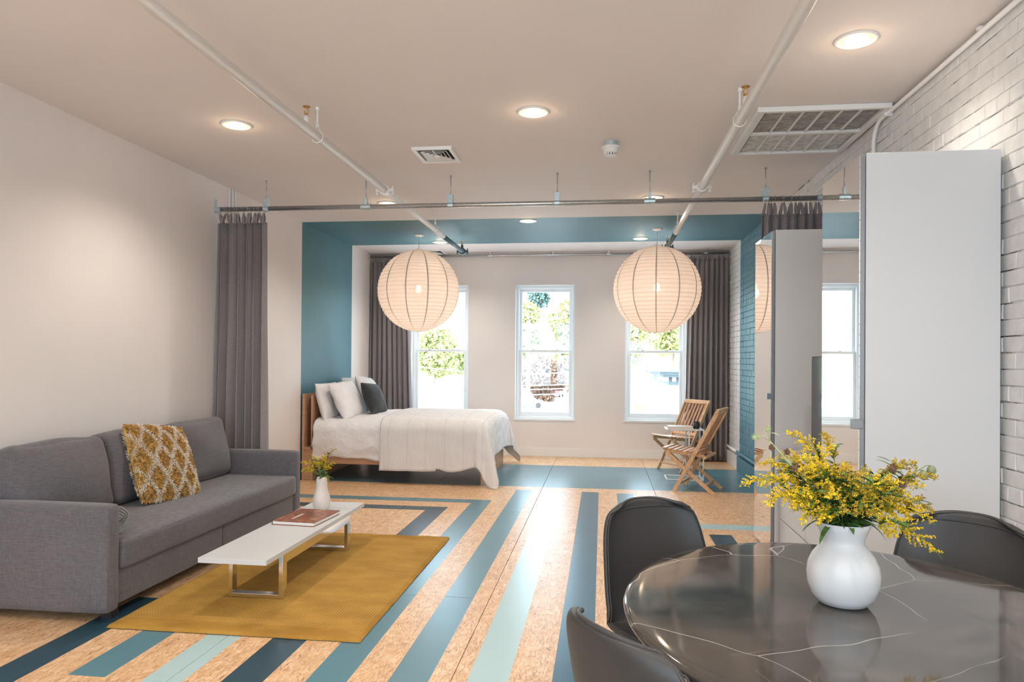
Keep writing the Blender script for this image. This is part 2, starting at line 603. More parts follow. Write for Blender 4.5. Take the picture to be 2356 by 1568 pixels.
def merge(o, d=.0008):
    import bmesh
    bm = bmesh.new()
    bm.from_mesh(o.data)
    bmesh.ops.remove_doubles(bm, verts=bm.verts, dist=d)
    bmesh.ops.recalc_face_normals(bm, faces=bm.faces)
    bm.to_mesh(o.data)
    bm.free()
    return o

def pillow(mb, c, w_, h_, t_, rot, n=22, pinch=.05, wr=.012, seed=0, mi=0, flange=0):
    """two cushion sheets joined at the seam; w along local x, h along local y, t along local z"""
    for sg in (1, -1):
        def fn(u, v, sg=sg):
            a, b = sin((u-.5)*pi), sin((v-.5)*pi)
            if sg < 0:
                a = -a
            e = max(0, (1-abs(a)**2.6)*(1-abs(b)**2.6))
            x = a*w_/2*(1-pinch*(1-b*b)*1.0)
            y = b*h_/2*(1-pinch*(1-a*a)*1.0)
            z = sg*t_/2*e**.48
            q = Vector((x, y, z))
            q += noise.noise_vector(Vector((x*7+seed, y*7, z*4+seed)))*wr*e**.3
            q += noise.noise_vector(Vector((x*17+seed, y*15, z*4+seed)))*wr*.35*e**.3
            q = rot @ q
            return (c[0]+q.x, c[1]+q.y, c[2]+q.z)
        mb.grid(fn, n, n, mi)
    return mb

# ================================================================== SETTING
XL, XR, YB, YF, H = -3.48, 1.78, 10.53, -3.2, 3.0
B0, B1 = 7.95, 9.63            # teal band

# floor
mb = MB().box(XL-.1, XR+.1, YF, YB+.1, -.12, -.0205)
floor = structure(mb.build('floor', M['dark_gap']))
cols = [(-4.31, -3.09, 1.68), (-3.09, -1.87, 2.905), (-1.87, -.65, 4.17), (-.65, .57, 5.54), (.57, 1.79, 4.17)]
for x0, x1, yj in cols:
    y = yj-2.44*6
    while y < YB:
        a, b, c, d = max(x0, XL)+.0015, min(x1, XR)-.0015, max(y, YF)+.0015, min(y+2.44, YB)-.0015
        if b-a > .05 and d-c > .05:
            MB().box(a, b, c, d, -.02, 0).build('floor_panel', M['floor'], floor, bevel=.0012, seg=1)
        y += 2.44

# ceiling with the painted teal band
mb = MB()
mb.box(XL-.2, XR+.2, YF, B0, H, H+.15, 0)
mb.box(XL-.2, XR+.2, B0, B1, H, H+.15, 1)
mb.box(XL-.2, XR+.2, B1, YB+.3, H, H+.15, 0)
structure(mb.build('ceiling', [M['ceil'], M['teal']]))
# left wall
mb = MB()
mb.box(XL-.15, XL, YF, B0, -.12, H, 0)
mb.box(XL-.15, XL, B0, B1, -.12, H, 1)
mb.box(XL-.15, XL, B1, YB+.3, -.12, H, 0)
structure(mb.build('wall_left', [M['wall'], M['teal']]))

# right wall, painted brick
mb = MB()
mb.box(XR+.006, XR+.2, YF, B0, -.12, H, 0)
mb.box(XR+.006, XR+.2, B0, B1, -.12, H, 1)
mb.box(XR+.006, XR+.2, B1, YB+.3, -.12, H, 0)
wall_right = structure(mb.build('wall_right', [M['mortar'], M['mortart']]))
CH, BW = .0732, .208
def brick_geo(hw, seed, y=0, z=0, mb=None, mi=0, hh=(CH-.0055)/2):
    rnd = random.Random(seed)
    j = lambda a: rnd.uniform(-a, a)
    x0, x1 = XR+.012, XR-.0005
    prx = j(.0022)
    c = .004
    ring0 = [(x0, y-hw+j(.001), z-hh), (x0, y+hw, z-hh), (x0, y+hw, z+hh), (x0, y-hw, z+hh)]
    ring1 = [(x1+.004, y-hw+j(.002), z-hh+j(.0022)), (x1+.004, y+hw+j(.002), z-hh+j(.0022)), (x1+.004, y+hw+j(.002), z+hh+j(.0022)), (x1+.004, y-hw+j(.002), z+hh+j(.0022))]
    ring2 = [(x1+prx+j(.001), p[1]+(c if p[1] < y else -c), p[2]+(c if p[2] < z else -c)) for p in ring1]
    mb = mb or MB()
    F = [(8, 11, 10, 9)]
    for r in (0, 4):
        for k in range(4):
            a, b = r+k, r+(k+1) % 4
            F.append((a, a+4, b+4, b))
    return mb.add(ring0+ring1+ring2, F, mi)
allb = []
nrow = int(H/CH)
for r in range(nrow+1):
    z = r*CH+CH/2-.012
    if z+CH/2 > H+.02:
        continue
    header = (r % 6 == 5)
    pw = BW/2 if header else BW
    y = YF+(pw/2 if r % 2 else 0)
    while y < YB:
        y0, y1 = y, min(y+pw, YB)
        for bb in (B0, B1):
            if y0 < bb < y1:
                y1 = bb
        if y1-y0 > .02:
            allb.append((y0, y1, z))
        y = y1
rank = []
for y0, y1, z in allb:
    vis = 0
    if y1 > 1.5:
        px, py, dz = project((XR, (y0+y1)/2, z))
        hidden = (3.43 < y0 and y1 < 6.0 and z < 2.30) or (6.0 < y0 < 6.9 and z < 2.4) or py > 1250
        if -30 < px < 2390 and -20 < py < 1568 and not hidden:
            w1 = abs(project((XR, y0, z))[0]-project((XR, y1, z))[0])
            vis = w1*CH*FPX/dz
    rank.append(vis)
order = sorted(range(len(allb)), key=lambda i: -rank[i])
single = set(i for i in order[:290] if rank[i] > 0)
meshes = {}
rest = MB()
for i, (y0, y1, z) in enumerate(allb):
    tealb = B0 <= (y0+y1)/2 <= B1
    hw = (y1-y0)/2-.0014
    if i in single:
        key = (round(hw, 3), i % 5, tealb)
        if key not in meshes:
            meshes[key] = brick_geo(hw, i).mesh('brick', [M['brickt'] if tealb else M['brickw']], False)
        o = bpy.data.objects.new('brick', meshes[key])
        COL.objects.link(o)
        o.parent = wall_right
        o.location = (0, (y0+y1)/2, z)
    else:
        brick_geo(hw, i % 37, (y0+y1)/2, z, rest, 1 if tealb else 0)
rest.build('bricks', [M['brickw'], M['brickt']], wall_right, kind='stuff')

# back wall with three window openings
WX = [(-2.87, -1.99), (-1.285, -.405), (.325, 1.20)]
WZ0, WZ1 = .545, 2.53
mb = MB()
xs = [XL-.15]+[v for p in WX for v in p]+[XR+.2]
for i in range(0, len(xs), 2):
    mb.box(xs[i], xs[i+1], YB, YB+.28, -.12, H)
for a, b in WX:
    mb.box(a, b, YB, YB+.28, -.12, WZ0)
    mb.box(a, b, YB, YB+.28, WZ1, H)
structure(mb.build('wall_back', M['wall']))
mb = MB().box(XL, XR, YB-.016, YB, 0, .115)
mb.box(XL, XR, YB-.012, YB, .115, .128)
structure(mb.build('baseboard_back', M['white'], bevel=.002))
# right wall base board (white, teal across the band) with a low pipe above it
mb = MB()
mb.box(XR-.035, XR, 6.6, B0, 0, .185, 0)
mb.box(XR-.035, XR, B0, B1, 0, .185, 1)
mb.box(XR-.035, XR, B1, YB-.017, 0, .185, 0)
structure(mb.build('baseboard_right', [M['white'], M['teal']], bevel=.003))
mb = MB()
px_ = XR-.03
mb.tube([(px_, 6.6, .235), (px_, B0, .235)], .02, 10, 0)
mb.tube([(px_, B0, .235), (px_, B1, .235)], .02, 10, 1)
mb.tube([(px_, B1, .235), (px_, YB-.001, .235)], .02, 10, 0)
structure(mb.build('trim_1', [M['pipew'], M['teal']], smooth=True, label='painted pipe running low along the brick wall'))

for k, (a, b) in enumerate(WX):
    wn = bpy.data.objects.new('window_%d' % (k+1), None)
    COL.objects.link(wn)
    wn.location = ((a+b)/2, YB+.1, WZ0)
    structure(wn)
    yw = YB+.09
    # lining of the reveal
    mb = MB()
    mb.box(a, a+.006, YB-.002, yw, WZ0, WZ1)
    mb.box(b-.006, b, YB-.002, yw, WZ0, WZ1)
    mb.box(a, b, YB-.002, yw, WZ1-.006, WZ1)
    mb.box(a-.012, b+.012, YB-.012, yw, WZ0-.02, WZ0+.006)
    mb.build('window_lining', M['vinyl'], wn)
    mb = MB()
    fw = .048
    mb.box(a+.006, a+fw, yw, yw+.12, WZ0, WZ1)
    mb.box(b-fw, b-.006, yw, yw+.12, WZ0, WZ1)
    mb.box(a+fw, b-fw, yw, yw+.12, WZ1-.05, WZ1-.006)
    mb.box(a+fw, b-fw, yw, yw+.12, WZ0+.006, WZ0+.045)
    mb.build('window_frame', M['vinyl'], wn, bevel=.004)
    zm = 1.548
    # upper sash (set back) and lower sash
    for nm, z0, z1, y0, bot, top in (('upper_sash', zm-.01, WZ1-.05, yw+.07, .035, .045), ('lower_sash', WZ0+.045, zm+.02, yw+.02, .055, .035)):
        mb = MB()
        sw = .040
        mb.box(a+fw, a+fw+sw, y0, y0+.035, z0, z1)
        mb.box(b-fw-sw, b-fw, y0, y0+.035, z0, z1)
        mb.box(a+fw+sw, b-fw-sw, y0, y0+.035, z0, z0+bot)
        mb.box(a+fw+sw, b-fw-sw, y0, y0+.035, z1-top, z1)
        sash = mb.build(nm, M['vinyl'], wn, bevel=.003)
        MB().box(a+fw+sw-.004, b-fw-sw+.004, y0+.014, y0+.019, z0+bot-.004, z1-top+.004).build('pane', M['glass'], sash)
        if nm == 'lower_sash':
            for t in (.3, .7):
                xx = a+(b-a)*t
                MB().box(xx-.022, xx+.022, y0-.004, y0+.03, z1, z1+.012).build('sash_lock', M['vinyl'], sash, bevel=.003)
# wall behind the camera with its windows
mb = MB()
RW = [(-3.2, -1.7), (-1.6, -.1), (.0, 1.5)]
xs = [XL-.15]+[v for p in RW for v in p]+[XR+.2]
for i in range(0, len(xs), 2):
    mb.box(xs[i], xs[i+1], YF-.15, YF, -.12, H)
for a, b in RW:
    mb.box(a, b, YF-.15, YF, -.12, .55)
    mb.box(a, b, YF-.15, YF, 2.75, H)
structure(mb.build('wall_front', M['wall']))
for k, (a, b) in enumerate(RW):
    mb = MB()
    mb.box(a, a+.05, YF-.1, YF-.03, .55, 2.75)
    mb.box(b-.05, b, YF-.1, YF-.03, .55, 2.75)
    mb.box(a, b, YF-.1, YF-.03, .55, .6)
    mb.box(a, b, YF-.1, YF-.03, 2.7, 2.75)
    mb.box(a, b, YF-.1, YF-.03, 1.6, 1.66)
    wn = structure(mb.build('window_%d' % (k+4), M['vinyl']))
    MB().box(a+.05, b-.05, YF-.075, YF-.07, .6, 2.7).build('pane', M['glass'], wn)

# conduit in the ceiling corner of the brick wall
pts = [(XR-.022, YF+.02, 2.962), (XR-.022, 4.82, 2.962)]
for k in range(1, 7):
    t = k/6*pi/2
    pts.append((XR-.022, 4.82+.13*sin(t), 2.962-.13*(1-cos(t))))
pts.append((XR-.022, 4.95, .9))
o = MB().tube(pts, .013, 10).build('trim_2', M['pipew'], smooth=True)
structure(o)
o['label'] = 'white conduit along the top of the brick wall bending down behind the tall wardrobe'
mb = MB()
for y in (1.2, 2.4, 3.6, 4.75):
    mb.box(XR-.04, XR+.002, y-.012, y+.012, 2.972, 2.985)
mb.box(XR-.045, XR+.002, 4.70, 4.72, 2.945, 2.98)
mb.build('pipe_clip', M['pipew'], o)
# small cable runs on the left wall above the curtain
for i, y in enumerate((6.30, 6.355, 6.41)):
    o = structure(MB().box(XL, XL+.014, y-.009, y+.009, 1.2, H).build('trim_%d' % (3+i), M['white'], bevel=.003))

# ================================================================== CEILING FITTINGS
LG = 'recessed ceiling downlights'
lights = [(-2.49, 4.60, 'recessed ceiling light left of the left sprinkler pipe, above the grey sofa'),
          (-.45, 4.56, 'recessed ceiling light in the middle of the ceiling nearest the camera'),
          (1.235, 3.71, 'recessed ceiling light beside the brick wall at top right'),
          (-2.18, 7.06, 'recessed ceiling light just behind the left sprinkler pipe above the curtain rail'),
          (.48, 7.06, 'recessed ceiling light just above the curtain rail right of centre'),
          (-.85, 8.09, 'recessed ceiling light at the front edge of the teal ceiling band, in its middle'),
          (-2.185, 9.45, 'recessed ceiling light in the teal band behind the left paper lantern'),
          (.48, 9.38, 'recessed ceiling light in the teal band beside the right paper lantern')]
for x, y, lab in lights:
    t = thing('ceiling_light', lab, 'ceiling light', (x, y, H), group=LG)
    MB().lathe([(.102, 0), (.104, -.004), (.098, -.009), (.082, -.010), (.078, -.004), (.076, 0)], (x, y, H), 40).build('trim_ring', M['white'], t, smooth=True)
    MB().lathe([(.0765, -.0015), (.060, -.0045)], (x, y, H), 40).build('reflector', M['lampring'], t, smooth=True)
    MB().lathe([(.060, -.0045), (.03, -.0065), (.0001, -.007)], (x, y, H), 40).build('lamp_lens', M['lamp'], t, smooth=True)
    light('SPOT', 'downlight', (x, y, H-.03), 42 if x < 1.1 else 20, WARM, (0, 0, 0), spot_size=radians(140), spot_blend=.7, shadow_soft_size=.05)
    light('POINT', 'downlight_glow', (x, y, H-.05), .6, (1, .74, .48), shadow_soft_size=.05)
for x in (-2.5, -.45, 1.0):  # unseen downlights added so their floor bounce brightens the ceiling
    for y in (1.6, -.6, -2.4):
        t = thing('ceiling_light', 'unseen recessed light added behind the camera to brighten the ceiling', 'ceiling light', (x, y, H), group='added downlights behind the camera')
        MB().lathe([(.102, 0), (.104, -.004), (.098, -.009), (.082, -.010), (.078, -.004), (.076, 0)], (x, y, H), 24).build('trim_ring', M['white'], t, smooth=True)
        MB().lathe([(.0765, -.0015), (.03, -.0065), (.0001, -.007)], (x, y, H), 24).build('lamp_lens', M['lamp'], t, smooth=True)
        light('SPOT', 'downlight', (x, y, H-.03), 42, WARM, (0, 0, 0), spot_size=radians(140), spot_blend=.7, shadow_soft_size=.05)

def vent(x0, x1, y0, y1, lab):
    t = thing('ceiling_vent', lab, 'vent', ((x0+x1)/2, (y0+y1)/2, H), group='square ceiling vents')
    cx, cy = (x0+x1)/2, (y0+y1)/2
    hx, hy = (x1-x0)/2, (y1-y0)/2
    def frame(s0, s1, z0, z1):
        V = []
        for s_, z in ((s0, z0), (s1, z1)):
            V += [(cx-hx*s_, cy-hy*s_, z), (cx+hx*s_, cy-hy*s_, z), (cx+hx*s_, cy+hy*s_, z), (cx-hx*s_, cy+hy*s_, z)]
        return V, [(k, (k+1) % 4, (k+1) % 4+4, k+4) for k in range(4)]
    mb = MB()
    mb.add(*frame(1.0, .98, H, H-.022))
    mb.add(*frame(.98, .80, H-.022, H-.018))
    mb.add(*frame(.80, .78, H-.018, H-.002))
    mb.build('vent_frame', M['white'], t)
    MB().box(cx-hx*.8, cx+hx*.8, cy-hy*.8, cy+hy*.8, H-.003, H-.0005).build('vent_backing', M['dark_gap'], t)
    for k, s_ in enumerate((.66, .48, .30)):
        MB().add(*frame(s_, s_-.13, H-.020, H-.004)).build('vent_louvre', M['white'], t, solid=.002)
    mb = MB().box(cx-.004, cx+.004, cy-hy*.75, cy+hy*.75, H-.02, H-.012)
    mb.box(cx-hx*.13, cx+hx*.13, cy-hy*.13, cy+hy*.13, H-.022, H-.018)
    mb.build('vent_crossbar', M['white'], t)
vent(-1.435, -1.125, 5.22, 5.60, 'square white louvred ceiling vent in front of the curtain rail')
vent(-2.68, -2.30, 10.08, 10.46, 'white ceiling vent near the windows partly hidden by the left paper lantern')

# smoke detector
t = thing('smoke_detector', 'round white smoke detector on a metal ceiling box', 'smoke detector', (.053, 5.25, H))
MB().lathe([(.0001, 0), (.052, 0), (.052, -.036), (.0001, -.036)], (.053, 5.25, H), 24).build('mounting_box', M['zinc'], t, smooth=False)
MB().lathe([(.0001, -.036), (.072, -.037), (.074, -.045), (.056, -.052), (.055, -.074), (.045, -.084), (.0001, -.086)], (.053, 5.25, H), 32).build('base', M['white'], t, smooth=True)
mb = MB()
for k in range(12):
    a = 2*pi*k/12
    mb.bar((.053+.036*cos(a), 5.25+.036*sin(a), H-.084), (.053+.040*cos(a), 5.25+.040*sin(a), H-.10), .010, .003)
mb.lathe([(.0001, -.104), (.040, -.103), (.042, -.099), (.0001, -.098)], (.053, 5.25, H), 24)
mb.build('sensor_cage', M['white'], t)
MB().lathe([(.0001, -.085), (.028, -.085), (.028, -.098), (.0001, -.098)], (.053, 5.25, H), 20).build('sensor_core', M['black'], t)

# return air grille
gx0, gx1, gy0, gy1, gz = .955, 1.752, 4.62, 5.58, H-.034
t = thing('return_air_grille', 'large white ceiling grille with two rows of grey filter panes beside the brick wall', 'air grille', ((gx0+gx1)/2, (gy0+gy1)/2, H))
mb = MB()
mb.box(gx0, gx1, gy0, gy0+.03, gz, H-.001)
mb.box(gx0, gx1, gy1-.03, gy1, gz, H-.001)
mb.box(gx0, gx0+.05, gy0+.03, gy1-.03, gz, H-.001)
mb.box(gx1-.035, gx1, gy0+.03, gy1-.03, gz, H-.001)
mb.build('grille_frame', M['white'], t, bevel=.003)
ym = (gy0+gy1)/2
MB().box(gx0+.05, gx1-.035, ym-.015, ym+.015, gz+.002, H-.006).build('divider', M['white'], t)
n = 6
wp = (gx1-.045-gx0-.06)/n
for r, (a, b, m) in enumerate(((gy0+.035, ym-.02, 'filter1'), (ym+.02, gy1-.035, 'filter2'))):
    for k in range(n):
        xa = gx0+.06+k*wp
        MB().box(xa+.006, xa+wp-.006, a, b, gz+.018, gz+.024).build('filter_pane', M[m], t)
        if k:
            MB().box(xa-.0055, xa+.0055, a-.004, b+.004, gz+.008, gz+.022).build('grille_bar', M['white'], t)

# sprinkler pipes
def sprinkler(x, yend, hang, heads, lab, yj):
    zc = 2.81
    t = thing('sprinkler_pipe', lab, 'pipe', (x, 3, zc), group='white sprinkler pipes under the ceiling')
    r1, r2 = .031, .026
    MB().tube([(x, YF+.01, zc), (x, yj, zc)], r1, 20).build('pipe_run', M['pipew'], t, smooth=True)
    MB().tube([(x, yj, zc), (x, B0, zc)], r2, 20).build('pipe_run', M['pipew'], t, smooth=True)
    MB().tube([(x, B0, zc), (x, yend, zc)], r2, 20).build('painted_pipe_end', M['pipet'], t, smooth=True, label='teal painted end of the pipe')
    for yc, m in ((yj, 'pipew'), (yend, 'pipet')):
        mb = MB().tube([(x, yc-.03, zc), (x, yc+.03, zc)], .043, 18)
        mb.box(x-.075, x+.075, yc-.014, yc+.014, zc-.014, zc+.014)
        for s_ in (-1, 1):
            mb.tube([(x+s_*.064, yc, zc-.035), (x+s_*.064, yc, zc+.035)], .007, 8)
            mb.tube([(x+s_*.064, yc, zc-.038), (x+s_*.064, yc, zc-.026)], .013, 6)
        mb.build('coupling', M[m], t)
    for yh in hang:
        mb = MB().tube([(x-.0, yh, zc+.075), (x, yh, H)], .006, 8)
        mb.tube([(x, yh, H-.02), (x, yh, H)], .013, 8)
        mb.tube([(x, yh, zc+.06), (x, yh, zc+.085)], .011, 8)
        rr = .037
        mb.tube([(x+rr*cos(a), yh, zc+rr*sin(a)+.001) for a in [2*pi*k/20 for k in range(21)]], .003, 6, cap=False)
        mb.tube([(x-.022, yh, zc+.03), (x, yh, zc+.075), (x+.022, yh, zc+.03)], .003, 6)
        mb.build('pipe_hanger', M['pipew'], t, smooth=True)
    for yh in heads:
        hd = MB().tube([(x, yh, zc+.02), (x, yh, zc+.075)], .016, 14).build('sprinkler_fitting', M['pipew'] if yh < B0 else M['pipet'], t, smooth=True)
        mb = MB().tube([(x, yh, zc+.075), (x, yh, zc+.092)], .011, 10)
        for s_ in (-1, 1):
            mb.tube([(x+s_*.010, yh, zc+.09), (x+s_*.013, yh, zc+.105), (x+s_*.004, yh, zc+.125)], .003, 6)
        mb.tube([(x, yh, zc+.122), (x, yh, zc+.132)], .006, 8)
        mb.lathe([(.0001, .132), (.024, .130), (.024, .133), (.0001, .135)], (x, yh, zc), 16)
        mb.build('sprinkler_head', M['brass'], t, smooth=False)
sprinkler(-1.80, 9.07, (1.3, 4.33, 7.55), (4.16, 9.04), 'white sprinkler pipe on the left running toward the left paper lantern', 5.75)
sprinkler(.785, 8.95, (1.4, 4.29, 7.75), (4.12, 8.92), 'white sprinkler pipe on the right ending behind the right paper lantern', 5.9)

# front curtain rail
RY, RZ = 6.07, 2.745
t = thing('curtain_rail', 'galvanised steel curtain rail crossing the room on six ceiling rods', 'curtain rail', (-.85, RY, RZ), group=None)
MB().tube([(XL+.012, RY, RZ+.004), (XR-.012, RY, RZ-.004)], .021, 20).build('rail_tube', M['steel'], t, smooth=True)
for s_, xx in ((1, XL), (-1, XR-.002)):
    mb = MB().box(min(xx, xx+s_*.006), max(xx, xx+s_*.006), RY-.02, RY+.02, RZ-.03, RZ+.10)
    mb.tube([(xx+s_*.002, RY, RZ), (xx+s_*.055, RY, RZ)], .0265, 18)
    br = mb.build('wall_bracket', M['zinc'], t)
    MB().tube([(xx+s_*.005, RY, RZ+.08), (xx+s_*.010, RY, RZ+.08)], .006, 8).build('screw', M['steel'], br)
for i, x in enumerate((-2.994, -2.071, -1.312, -.389, .385, 1.318)):
    mb = MB().tube([(x, RY, RZ+.07), (x, RY, H)], .0048, 8)
    mb.tube([(x, RY, H-.012), (x, RY, H)], .011, 6)
    mb.build('ceiling_rod', M['steel'], t, smooth=True)
    wide = i in (1, 4)
    mb = MB()
    mb.tube([(x-(.046 if wide else .023), RY, RZ), (x+(.046 if wide else .023), RY, RZ)], .0265, 18)
    if wide:
        mb.box(x-.012, x+.012, RY-.014, RY+.014, RZ+.02, RZ+.085)
    else:
        mb.box(x-.023, x+.023, RY-.025, RY+.025, RZ+.018, RZ+.09)
    mb.build('rod_clamp', M['zinc'], t, bevel=.002)
# rail by the windows
t = thing('curtain_rail', 'thin steel curtain rail along the top of the window wall', 'curtain rail', (-.85, 10.42, 2.955))
MB().tube([(XL+.004, 10.42, 2.955), (XR-.004, 10.42, 2.955)], .019, 16).build('rail_tube', M['steel'], t, smooth=True)
for x in (-3.0, -1.65, -.72, .08, .9, 1.45):
    mb = MB().tube([(x-.03, 10.42, 2.955), (x+.03, 10.42, 2.955)], .0235, 14)
    mb.box(x-.012, x+.012, 10.40, 10.44, 2.97, H)
    mb.build('rail_clip', M['steel'], t)

# curtains
def curtain(x0, x1, xb0, xb1, y, ztop, zbot, nf, railz, lab, seed, amp=.05, ntab=None, hem_y=0):
    rnd = random.Random(seed)
    t = thing('curtain', lab, 'curtain', ((x0+x1)/2, y, zbot), group='dark grey tab curtains')
    ph = [rnd.uniform(-.5, .5) for _ in range(nf*2+3)]
    am = [rnd.uniform(.65, 1.25) for _ in range(nf*2+3)]
    def interp(L, s_):
        q = s_*(len(L)-1)
        i = min(int(q), len(L)-2)
        f = q-i
        f = f*f*(3-2*f)
        return L[i]*(1-f)+L[i+1]*f
    def fn(u, v):
        z = ztop+(zbot-ztop)*v
        a = 2*pi*nf*u+interp(ph, u)*(1+.8*v)
        env = amp*interp(am, u)*(.75+.45*v)
        xx0, xx1 = x0+(xb0-x0)*min(1, v*1.3), x1+(xb1-x1)*min(1, v*1.3)
        x = xx0+(xx1-xx0)*u+.30*(xx1-xx0)/nf*sin(2*a)*(.5+.5*v)*.55
        yy = y+env*sin(a)+.006*sin(2*a+5*v+seed)+.01*noise.noise(Vector((u*9, v*3, seed)))+hem_y*v
        return (min(max(x, XL+.006), XR-.006), yy, z+.004*sin(a))
    MB().grid(fn, nf*14, 24).build('curtain_cloth', M['curtain'], t, smooth=True, solid=.003)
    ntab = ntab or nf*2
    tm = None
    for k in range(ntab):
        u = min(.99, max(.01, (k+.5+rnd.uniform(-.28, .28))/ntab))
        p = fn(u, 0)
        w2 = .0125*rnd.uniform(.8, 1.15)
        hgt = railz-.035-ztop
        lean = rnd.uniform(-.012, .012)
        mb = MB()
        for s_ in (-1, 1):
            def tf(a, b, s_=s_):
                yy = s_*.016*sin(pi*min(1, b*1.0))*(1-.3*b)
                ww = w2*(1-.35*b)
                return (p[0]+(a-.5)*2*ww+lean*b, p[1]*(1-b)+y*b+yy+.006*s_*(1-b), ztop-.012+(hgt+.012)*b)
            mb.grid(tf, 3, 6)
        mb.build('curtain_tab', M['curtain'], t, smooth=True, solid=.002)
        hx = p[0]+lean
        mb = MB()
        r_ = .026
        mb.tube([(hx, y+r_*cos(a), railz+r_*sin(a)) for a in [pi*(-.62+1.24*q/10)+pi/2 for q in range(11)]], .0016, 5)
        mb.tube([(hx, y-.02, railz-.016), (hx, y, ztop+hgt-.012), (hx, y+.02, railz-.016)], .0016, 5)
        mb.build('curtain_hook', M['steel'], t)
    return t
curtain(-3.45, -2.99, -3.47, -2.97, RY, 2.625, .02, 6, RZ, 'dark grey tab curtain hanging at the left wall behind the sofa', 3, amp=.06, ntab=13)
curtain(1.29, 1.76, 1.27, 1.76, RY, 2.615, .02, 7, RZ-.004, 'dark grey tab curtain gathered behind the mirrored wardrobes', 11, amp=.045, ntab=15)
curtain(-3.45, -2.9, -3.46, -2.82, 10.40, 2.87, .02, 8, 2.955, 'dark grey curtain beside the left window, behind the bed', 21, amp=.05)
curtain(1.22, 1.755, 1.17, 1.755, 10.40, 2.87, .02, 8, 2.955, 'dark grey curtain in the right corner behind the wooden chairs', 5, amp=.05)

# paper lanterns
LR = .52
def lantern(x, y, zc, lab, seed):
    t = thing('paper_lantern', lab, 'lantern', (x, y, zc), group='round white paper lanterns')
    nr = 31
    rnd = random.Random(seed)
    cut = .10
    prof = []
    for i in range(nr+1):
        th = cut+(pi-2*cut)*i/nr
        rr = LR*(1+rnd.uniform(-.003, .003))
        prof.append((rr*sin(th), rr*cos(th)))
        if i < nr:
            th2 = cut+(pi-2*cut)*(i+.5)/nr
            prof.append(((LR-.006)*sin(th2), (LR-.006)*cos(th2)))
    MB().lathe(prof, (x, y, zc), 96).build('paper_shade', M['paper'], t, smooth=False)
    mb = MB()
    for i in range(1, nr):
        th = cut+(pi-2*cut)*i/nr
        rr, zz = (LR+.001)*sin(th), (LR+.001)*cos(th)
        mb.tube([(x+rr*cos(a), y+rr*sin(a), zc+zz) for a in [2*pi*k/64 for k in range(65)]], .0013, 4, cap=False)
    mb.build('bamboo_ribs', M['rib'], t, kind='stuff')
    mb = MB()
    for k in range(12):
        a = 2*pi*k/12+seed
        def sf(u, v):
            th = cut+(pi-2*cut)*v
            aa = a+(u-.5)*.03
            R_ = LR+.0018
            return (x+R_*sin(th)*cos(aa), y+R_*sin(th)*sin(aa), zc+R_*cos(th))
        mb.grid(sf, 1, 40)
    mb.build('paper_seams', M['rib'], t, kind='stuff')
    mb = MB()
    ztop = zc+LR*cos(cut)
    mb.tube([(x+.052*cos(a), y+.052*sin(a), ztop) for a in [2*pi*k/24 for k in range(25)]], .002, 5, cap=False)
    mb.tube([(x+.052*cos(a), y+.052*sin(a), zc-LR*cos(cut)) for a in [2*pi*k/24 for k in range(25)]], .002, 5, cap=False)
    mb.tube([(x-.052, y, ztop), (x, y, ztop+.035), (x+.052, y, ztop)], .002, 5)
    mb.build('wire_frame', M['steel'], t)
    MB().tube([(x, y, zc+.14), (x, y, H-.02)], .0035, 8).build('cord', M['white'], t, smooth=True)
    MB().lathe([(.0001, 0), (.062, 0), (.060, -.008), (.03, -.02), (.006, -.024), (.0001, -.024)], (x, y, H), 28).build('ceiling_canopy', M['white'], t, smooth=True)
    MB().lathe([(.0001, .14), (.02, .14), (.02, .08), (.0001, .08)], (x, y, zc), 16).build('socket', M['white'], t)
    MB().lathe([(.0001, .085), (.018, .08), (.035, .035), (.035, .0), (.02, -.025), (.0001, -.032)], (x, y, zc), 20).build('bulb', M['bulb'], t, smooth=True)
    light('POINT', 'lantern_light', (x, y, zc-.05), 4, (1.0, .80, .68), shadow_soft_size=.06)
lantern(-2.33, 8.89, 2.285, 'round white paper lantern lamp hanging above the bed', 1)
lantern(.645, 8.73, 2.27, 'round white paper lantern lamp hanging over the wooden chairs', 2)

# ================================================================== WARDROBES
def wardrobe(y0, y1, xf, lab, hz):
    t = thing('wardrobe', lab, 'wardrobe', ((xf+XR)/2, (y0+y1)/2, 0), group='mirrored white wardrobes')
    mb = MB()
    x1 = XR-.022
    mb.box(xf+.028, x1, y0, y0+.018, 0, 2.36)
    mb.box(xf+.028, x1, y1-.018, y1, 0, 2.36)
    mb.box(xf+.028, x1, y0+.018, y1-.018, 2.342, 2.36)
    mb.box(xf+.028, x1, y0+.018, y1-.018, .0, .06)
    mb.box(x1-.008, x1, y0+.018, y1-.018, .06, 2.342)
    mb.build('carcass', M['panelw'], t, bevel=.001, seg=1)
    d = MB().box(xf+.004, xf+.024, y0, y1, .03, 2.352).build('door', M['alu'], t, bevel=.001, seg=1)
    MB().box(xf, xf+.004, y0+.002, y1-.002, .032, 2.35).build('mirror', M['mirror'], d, label='full height mirror face')
    mb = MB().box(xf-.028, xf+.02, y0-.004, y0+.03, hz-.022, hz+.022)
    mb.build('handle', M['alu'], d, bevel=.003)
    return t
wardrobe(3.43, 3.985, 1.160, 'tall white wardrobe with a mirror door next to the dining table', 1.124)
wardrobe(5.35, 5.90, 1.207, 'white mirrored wardrobe farther back, in front of the gathered curtain', 1.16)

